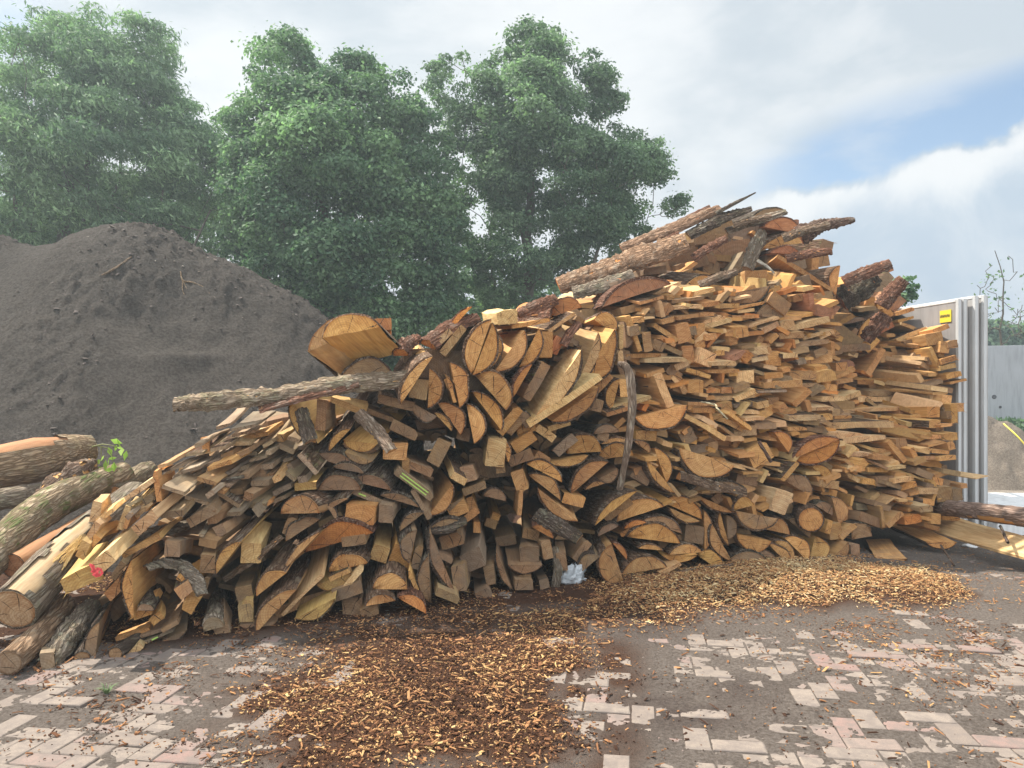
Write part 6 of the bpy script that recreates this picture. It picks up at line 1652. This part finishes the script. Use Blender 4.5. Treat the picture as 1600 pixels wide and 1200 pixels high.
# weeds by the wall
def weeds():
    rs = np.random.RandomState(9)
    n = 1500
    px = rs.uniform(1535, 1660, n); D = rs.uniform(15.9, 16.5, n)
    C = np.stack([(px - 800) / F * D, D, np.abs(rs.normal(0, 0.42, n)) * (0.4 + vnoise(px / 14, D, 3, 2)) * 0 + rs.uniform(0.5, 1.3, n)], 1)
    me = leaf_mesh('weeds', C, rs.normal(0, 1, (n, 3)) + np.array([0, -.5, .5]), 0.075, 0.4, rs.uniform(0, 1, n), None, 9)
    C2 = C.copy(); C2[:, 2] *= 0.4
    o = link('weeds', me, None, [L_FAR]); tag(o, 'low green weeds along the foot of the concrete wall', 'weeds', kind='stuff')
weeds()

# leafy twig on the logs, tuft of grass on the paving
def leafy_twig():
    D = 6.45
    e = bpy.data.objects.new('leafy_twig', None); COL.objects.link(e)
    tag(e, 'fresh green leafy twig sprouting from the end of the orange log', 'twig')
    segs = [([np.array(at(x, y, D)) for x, y in ((144, 698), (160, 694), (175, 696), (186, 700))], [.006, .005, .004, .003]),
            ([np.array(at(x, y, D)) for x, y in ((150, 696), (168, 700), (175, 712), (178, 730))], [.005, .004, .003, .002]),
            ([np.array(at(x, y, D)) for x, y in ((158, 697), (158, 710), (162, 725))], [.004, .003, .002])]
    link('stem', tubes_mesh('stem', segs, 5), e, [mat_plain('twig_green', (0.16, 0.17, 0.05), 0.6)])
    rs = np.random.RandomState(3)
    pts = [(186, 694), (190, 706), (196, 712), (181, 700), (172, 706), (176, 716), (170, 722), (165, 728), (172, 734), (178, 730), (160, 716), (154, 722), (158, 732), (168, 738), (150, 714), (182, 690), (188, 700)]
    C = np.array([at(x, y, D + rs.uniform(-.12, .12)) for x, y in pts])
    me = leaf_mesh('leaves', C, rs.normal(0, .5, (len(C), 3)) + np.array([0, -1, .4]), 0.042, 0.5, rs.uniform(.5, 1, len(C)), (0.2, 0, -0.8), 4)
    link('leaves', me, e, [mat_leaf('fresh_leaf', (0.13, 0.23, 0.035), (0.26, 0.38, 0.07), 0.4)])
leafy_twig()
def weed_tuft():
    p = ground_at(167, 1087)
    rs = np.random.RandomState(6)
    V, Q = [], []
    for i in range(46):
        an = rs.uniform(0, 6.28); ln = rs.uniform(.03, .075); w = 0.0022
        d = np.array([math.cos(an), math.sin(an), 0]); s = np.array([-d[1], d[0], 0]) * w
        b0 = d * .008; m_ = d * ln * .5 + np.array([0, 0, ln * .55]); t_ = d * ln * .95 + np.array([0, 0, ln * .6])
        k = len(V); V += [b0 - s, b0 + s, m_ + s * .8, m_ - s * .8, t_ + s * .15, t_ - s * .15]; Q += [(k, k + 1, k + 2, k + 3), (k + 3, k + 2, k + 4, k + 5)]
    o = link('grass_tuft', mesh_np('grass_tuft', np.array(V), np.array(Q)), None, [mat_plain('tuft_green', (0.13, 0.19, 0.08), 0.6, 30)]); o.location = (p.x, p.y, 0.012)
    tag(o, 'tiny green grass tuft between the paving bricks', 'grass tuft')
weed_tuft()
# ------------------------------------------------------------------ labels: each piece told apart by look, then by what it lies beside
COLOUR = {'s': 'weathered', 'n': 'honey', 'p': 'pale', 'o': 'orange', 'r': 'reddish', 'y': 'yellowish', 'g': 'grey', 'd': 'dark'}
MARKS = [('the hanging branch', 982, 650), ('the plastic bag', 892, 910), ('the pink paint mark', 150, 892), ('the thick ringed log', 25, 950), ('the mossy log', 100, 780),
         ('the jutting bark slab', 400, 615), ('the big overhanging block', 525, 530), ('the yellow half disc', 478, 660), ('the dark hollow', 760, 840),
         ('the bagside half disc', 958, 880), ('the broad sawn half disc', 1105, 725), ('the orange lens-shaped pair', 1270, 705), ('the star-cracked log end', 1268, 812),
         ('the low board on the ground', 1385, 870), ('the long board', 1530, 850), ('the poking-out log', 1540, 800), ('the concrete panels', 1505, 640), ('the yellow label', 1475, 490),
         ('the ridged top slab', 980, 410), ('the red sawn leaf shape', 1224, 360), ('the red block', 1290, 490), ('the gap between stacks', 1312, 540), ('the big triangular face', 1260, 430),
         ('the peeled white fibre', 1125, 640), ('the tall tile-like slab', 1035, 600), ('the leaf-shaped slab pair', 750, 540), ('the twin half rounds', 650, 930), ('the green painted board', 655, 770),
         ('the bright square timber', 395, 850), ('the small plank stack', 370, 700), ('the pale bark log end', 335, 950), ('the wide orange half round', 520, 840), ('the shaggy crest bark', 700, 520),
         ('the tall leaning plank', 700, 720), ('the long pale leaning slab', 870, 600), ('the flat bark flake', 870, 825), ('the pale bottom chip heap', 1250, 890), ('the row of end-on blocks', 1450, 650)]
ORD = ['', 'second ', 'third ', 'fourth ', 'fifth ', 'sixth ', 'seventh ', 'eighth ', 'ninth ', 'tenth ', 'eleventh ', 'twelfth ']

def look(pc):
    size = pc['len'] * pc['h']
    if pc['typ'] == 'S':
        ratio = pc['h'] / pc['len']
        sh = 'half-moon slab' if ratio > 0.33 else ('shallow slab' if ratio > 0.2 else 'thin crescent slab')
        sz = 'large ' if pc['len'] > 62 else ('small ' if pc['len'] < 36 else '')
        a = math.degrees(math.atan2(-pc['ly'], pc['lx']))
        side = 'flat side down' if 45 <= a <= 135 else ('flat side up' if -135 <= a <= -45 else ('flat side left' if -45 < a < 45 else 'flat side right'))
        return f"{sz}{COLOUR[pc['c']]} {sh}, {side}"
    if pc['block']:
        sz = 'large ' if size > 700 else ('small ' if size < 130 else '')
        return f"{sz}{COLOUR[pc['c']]} square-ended timber"
    t = min(pc['len'], pc['h'])
    sz = ('long ' if max(pc['len'], pc['h']) > 52 else ('short ' if max(pc['len'], pc['h']) < 22 else '')) + ('thick' if t > 13 else 'thin')
    a = pc['ang'] if pc['len'] >= pc['h'] else pc['ang'] + 90
    a = (a + 90) % 180 - 90
    tilt = 'lying flat' if abs(a) < 12 else ('on edge' if abs(a) > 62 else ('rising rightward' if a > 0 else 'falling rightward'))
    return f"{sz} {COLOUR[pc['c']]} plank end, {tilt}"

def where(pc):
    best = min(MARKS, key=lambda m: math.hypot(m[1] - pc['cx'], (m[2] - pc['cy']) * 1.1))
    dx, dy = pc['cx'] - best[1], pc['cy'] - best[2]
    if math.hypot(dx, dy) < 16: rel = 'at'
    elif abs(dy) > abs(dx) * 1.2: rel = 'above' if dy < 0 else 'below'
    else: rel = 'left of' if dx < 0 else 'right of'
    return f"{rel} {best[0]}"
groups = {}
for pc in PIECES:
    o = pc['ob']
    if pc['block']: o.name = 'timber_block'
    pc['key'] = (look(pc), where(pc))
    groups.setdefault(pc['key'], []).append(pc)
for (lk, wh), g in groups.items():
    ys = [p['cy'] for p in g]; xs_ = [p['cx'] for p in g]
    vert = (max(ys) - min(ys)) >= (max(xs_) - min(xs_)) * 0.6
    g.sort(key=(lambda p: p['cy']) if vert else (lambda p: p['cx']))
    for i, p in enumerate(g):
        if len(g) == 1: lab = f"{lk}, {wh}"
        elif vert: lab = f"{ORD[i]}{'highest' if i < len(g) - 1 or len(g) > 2 else 'lower'} {lk}, {wh}" if not (len(g) == 2 and i == 1) else f"lower {lk}, {wh}"
        else: lab = f"{ORD[i]}{'leftmost'} {lk}, {wh}" if not (len(g) == 2 and i == 1) else f"rightmost {lk}, {wh}"
        cat = 'slab' if p['typ'] == 'S' else ('timber' if p['block'] else 'plank')
        gr = 'half round slab offcuts in the wood pile' if p['typ'] == 'S' else ('square timbers in the wood pile' if p['block'] else 'sawn planks in the wood pile')
        tag(p['ob'], lab, cat, gr)
for key, lab in (('pink', 'pale split wedge with a pink paint mark on its end'), ('tile', 'tall tile-like slab standing on edge right of the hanging branch'), ('longboard', 'long clean board running out along the ground past the concrete panels')):
    for p in SPECIAL.get(key, [])[:1]: p['ob']['label'] = lab

# ------------------------------------------------------------------ camera
cam = bpy.data.cameras.new('camera')
co = bpy.data.objects.new('camera', cam); COL.objects.link(co)
co.location = (0, 0, CAMZ); co.rotation_euler = (R(90), 0, 0)
cam.sensor_fit = 'HORIZONTAL'; cam.sensor_width = 36.0; cam.lens = 36.0 * F / 1600.0
cam.shift_y = (HOR - 600.0) / 1600.0
cam.clip_start = 0.05; cam.clip_end = 1500
SC.camera = co

# ------------------------------------------------------------------ added scattering volume, standing in for the veil of lens glare
def veil_volume():
    me = box_mesh('veil_volume', -75, -6, -1.2, 75, 70, 22, 0)
    o = link('veil_volume', me); tag(o, kind='stuff')
    m = bpy.data.materials.new('veil_volume_mat'); m.use_nodes = True; m.node_tree.nodes.clear()
    ou = m.node_tree.nodes.new('ShaderNodeOutputMaterial'); pv = m.node_tree.nodes.new('ShaderNodeVolumePrincipled')
    pv.inputs['Color'].default_value = (0.80, 0.93, 1.0, 1); pv.inputs['Density'].default_value = 0.0036; pv.inputs['Anisotropy'].default_value = 0.35
    m.node_tree.links.new(pv.outputs[0], ou.inputs['Volume'])
    me.materials.append(m)
veil_volume()

# ------------------------------------------------------------------ light and sky
SUN_EL, SUN_AZ = 57.0, -62.0        # degrees; azimuth from +Y (view direction), negative = to the left
sd = bpy.data.lights.new('sun', 'SUN'); so = bpy.data.objects.new('sun', sd); COL.objects.link(so)
sd.energy = 4.8; sd.angle = R(1.0); sd.color = (1.0, 0.94, 0.84)
dirv = Vector((math.sin(R(SUN_AZ)) * math.cos(R(SUN_EL)), math.cos(R(SUN_AZ)) * math.cos(R(SUN_EL)), math.sin(R(SUN_EL))))
so.rotation_euler = (-dirv).to_track_quat('-Z', 'Y').to_euler()

w = bpy.data.worlds.new('World'); SC.world = w; w.use_nodes = True
t = NT.__new__(NT); t.m = w; t.t = w.node_tree; t.t.nodes.clear()
out = t.n('ShaderNodeOutputWorld')
sky = t.n('ShaderNodeTexSky', sky_type='NISHITA'); sky.sun_disc = False
sky.sun_elevation = R(SUN_EL); sky.sun_rotation = R(SUN_AZ)
tc = t.n('ShaderNodeTexCoord'); dv = tc.outputs['Generated']
sp = t.n('ShaderNodeSeparateXYZ'); t.l(dv, sp.inputs[0])
yy = t.math('MAXIMUM', sp.outputs[1], 0.08)
u = t.math('DIVIDE', sp.outputs[0], yy); v = t.math('DIVIDE', sp.outputs[2], yy)
st = t.mapping(dv, (1.0, 1.0, 2.0), rot=(0, R(14), 0))
nA = t.noise(st, 2.2, 6, 0.55, 0.3); nB = t.noise(dv, 9.0, 6, 0.6, 0.4); nC = t.noise(t.mapping(dv, (1, 1, 2.4), rot=(0, R(24), 0)), 5.0, 5, 0.55, 0.2)
def sstep(x, a, b):
    mr = t.n('ShaderNodeMapRange', interpolation_type='SMOOTHSTEP'); t.l(x, mr.inputs[0]); mr.inputs[1].default_value = a; mr.inputs[2].default_value = b
    return mr.outputs[0]
cB = t.math('SUBTRACT', nB, 0.5); cC = t.math('SUBTRACT', nC, 0.5); cA = t.math('SUBTRACT', nA, 0.5)
# gap of blue between the layer cloud above and the heaped cloud below
low = t.math('ADD', t.math('MULTIPLY', u, 0.26), 0.184)
t1 = t.math('SUBTRACT', t.math('SUBTRACT', v, low), t.math('MULTIPLY', cB, 0.10))
hi = t.math('ADD', t.math('MULTIPLY', u, 0.34), 0.238)
t2 = t.math('ADD', t.math('SUBTRACT', hi, v), t.math('MULTIPLY', cC, 0.12))
blue = t.math('MULTIPLY', t.math('MULTIPLY', sstep(t1, -0.004, 0.014), sstep(t2, -0.01, 0.045)), sstep(u, 0.24, 0.42))
wisps = t.math('MULTIPLY', sstep(nC, 0.5, 0.7), 0.5)
blue = t.math('MULTIPLY', blue, t.math('SUBTRACT', 1.0, wisps))
b2 = t.math('MULTIPLY', t.math('MULTIPLY', sstep(u, -0.56, -0.70), sstep(v, 0.44, 0.50)), t.math('MULTIPLY', sstep(v, 0.56, 0.50), 0.7))
blue = t.math('MULTIPLY', t.math('MAXIMUM', blue, b2), sstep(sp.outputs[1], 0.05, 0.2))
# cloud brightness
cl = t.mix(sstep(nA, 0.40, 0.60), (0.60, 0.665, 0.735), (0.90, 0.92, 0.945))
cl = t.mix(t.math('MULTIPLY', sstep(nC, 0.45, 0.66), 0.55), cl, (0.93, 0.94, 0.955))
heap = t.math('MULTIPLY', sstep(t1, 0.004, -0.01), sstep(u, 0.26, 0.36))
rimc = t.math('MULTIPLY', sstep(t.math('ADD', t1, t.math('MULTIPLY', cB, 0.25)), -0.085, -0.01), heap)
hc = t.mix(sstep(nB, 0.35, 0.65), (0.52, 0.62, 0.745), (0.68, 0.75, 0.83))
cl = t.mix(heap, cl, hc)
cl = t.mix(rimc, cl, (0.94, 0.95, 0.965))
back = t.math('ADD', 1.0, t.math('MULTIPLY', sstep(sp.outputs[1], 0.1, -0.5), 1.25))
top = t.math('ADD', 1.0, t.math('MULTIPLY', sstep(sp.outputs[2], 0.55, 0.85), 0.25))
bgc = t.n('ShaderNodeBackground'); t.l(cl, bgc.inputs[0])
CLOUD = 0.52
t.l(t.math('MULTIPLY', t.math('MULTIPLY', back, top), CLOUD), bgc.inputs[1])
bgs = t.n('ShaderNodeBackground'); t.l(t.mix(0.45, sky.outputs[0], t.mix(1.0, sky.outputs[0], (0.95, 1.02, 1.0), 'MULTIPLY')), bgs.inputs[0]); bgs.inputs[1].default_value = 0.09
mx = t.n('ShaderNodeMixShader'); t.l(blue, mx.inputs[0]); t.l(bgc.outputs[0], mx.inputs[1]); t.l(bgs.outputs[0], mx.inputs[2])
t.l(mx.outputs[0], out.inputs[0])

SC.view_settings.view_transform = 'Standard'; SC.view_settings.look = 'None'; SC.view_settings.gamma = 1.0
SC.view_settings.exposure = 0.92
SC.render.engine = 'CYCLES'
SC.cycles.max_bounces = 5; SC.cycles.diffuse_bounces = 3; SC.cycles.transparent_max_bounces = 4
SC.cycles.use_denoising = True
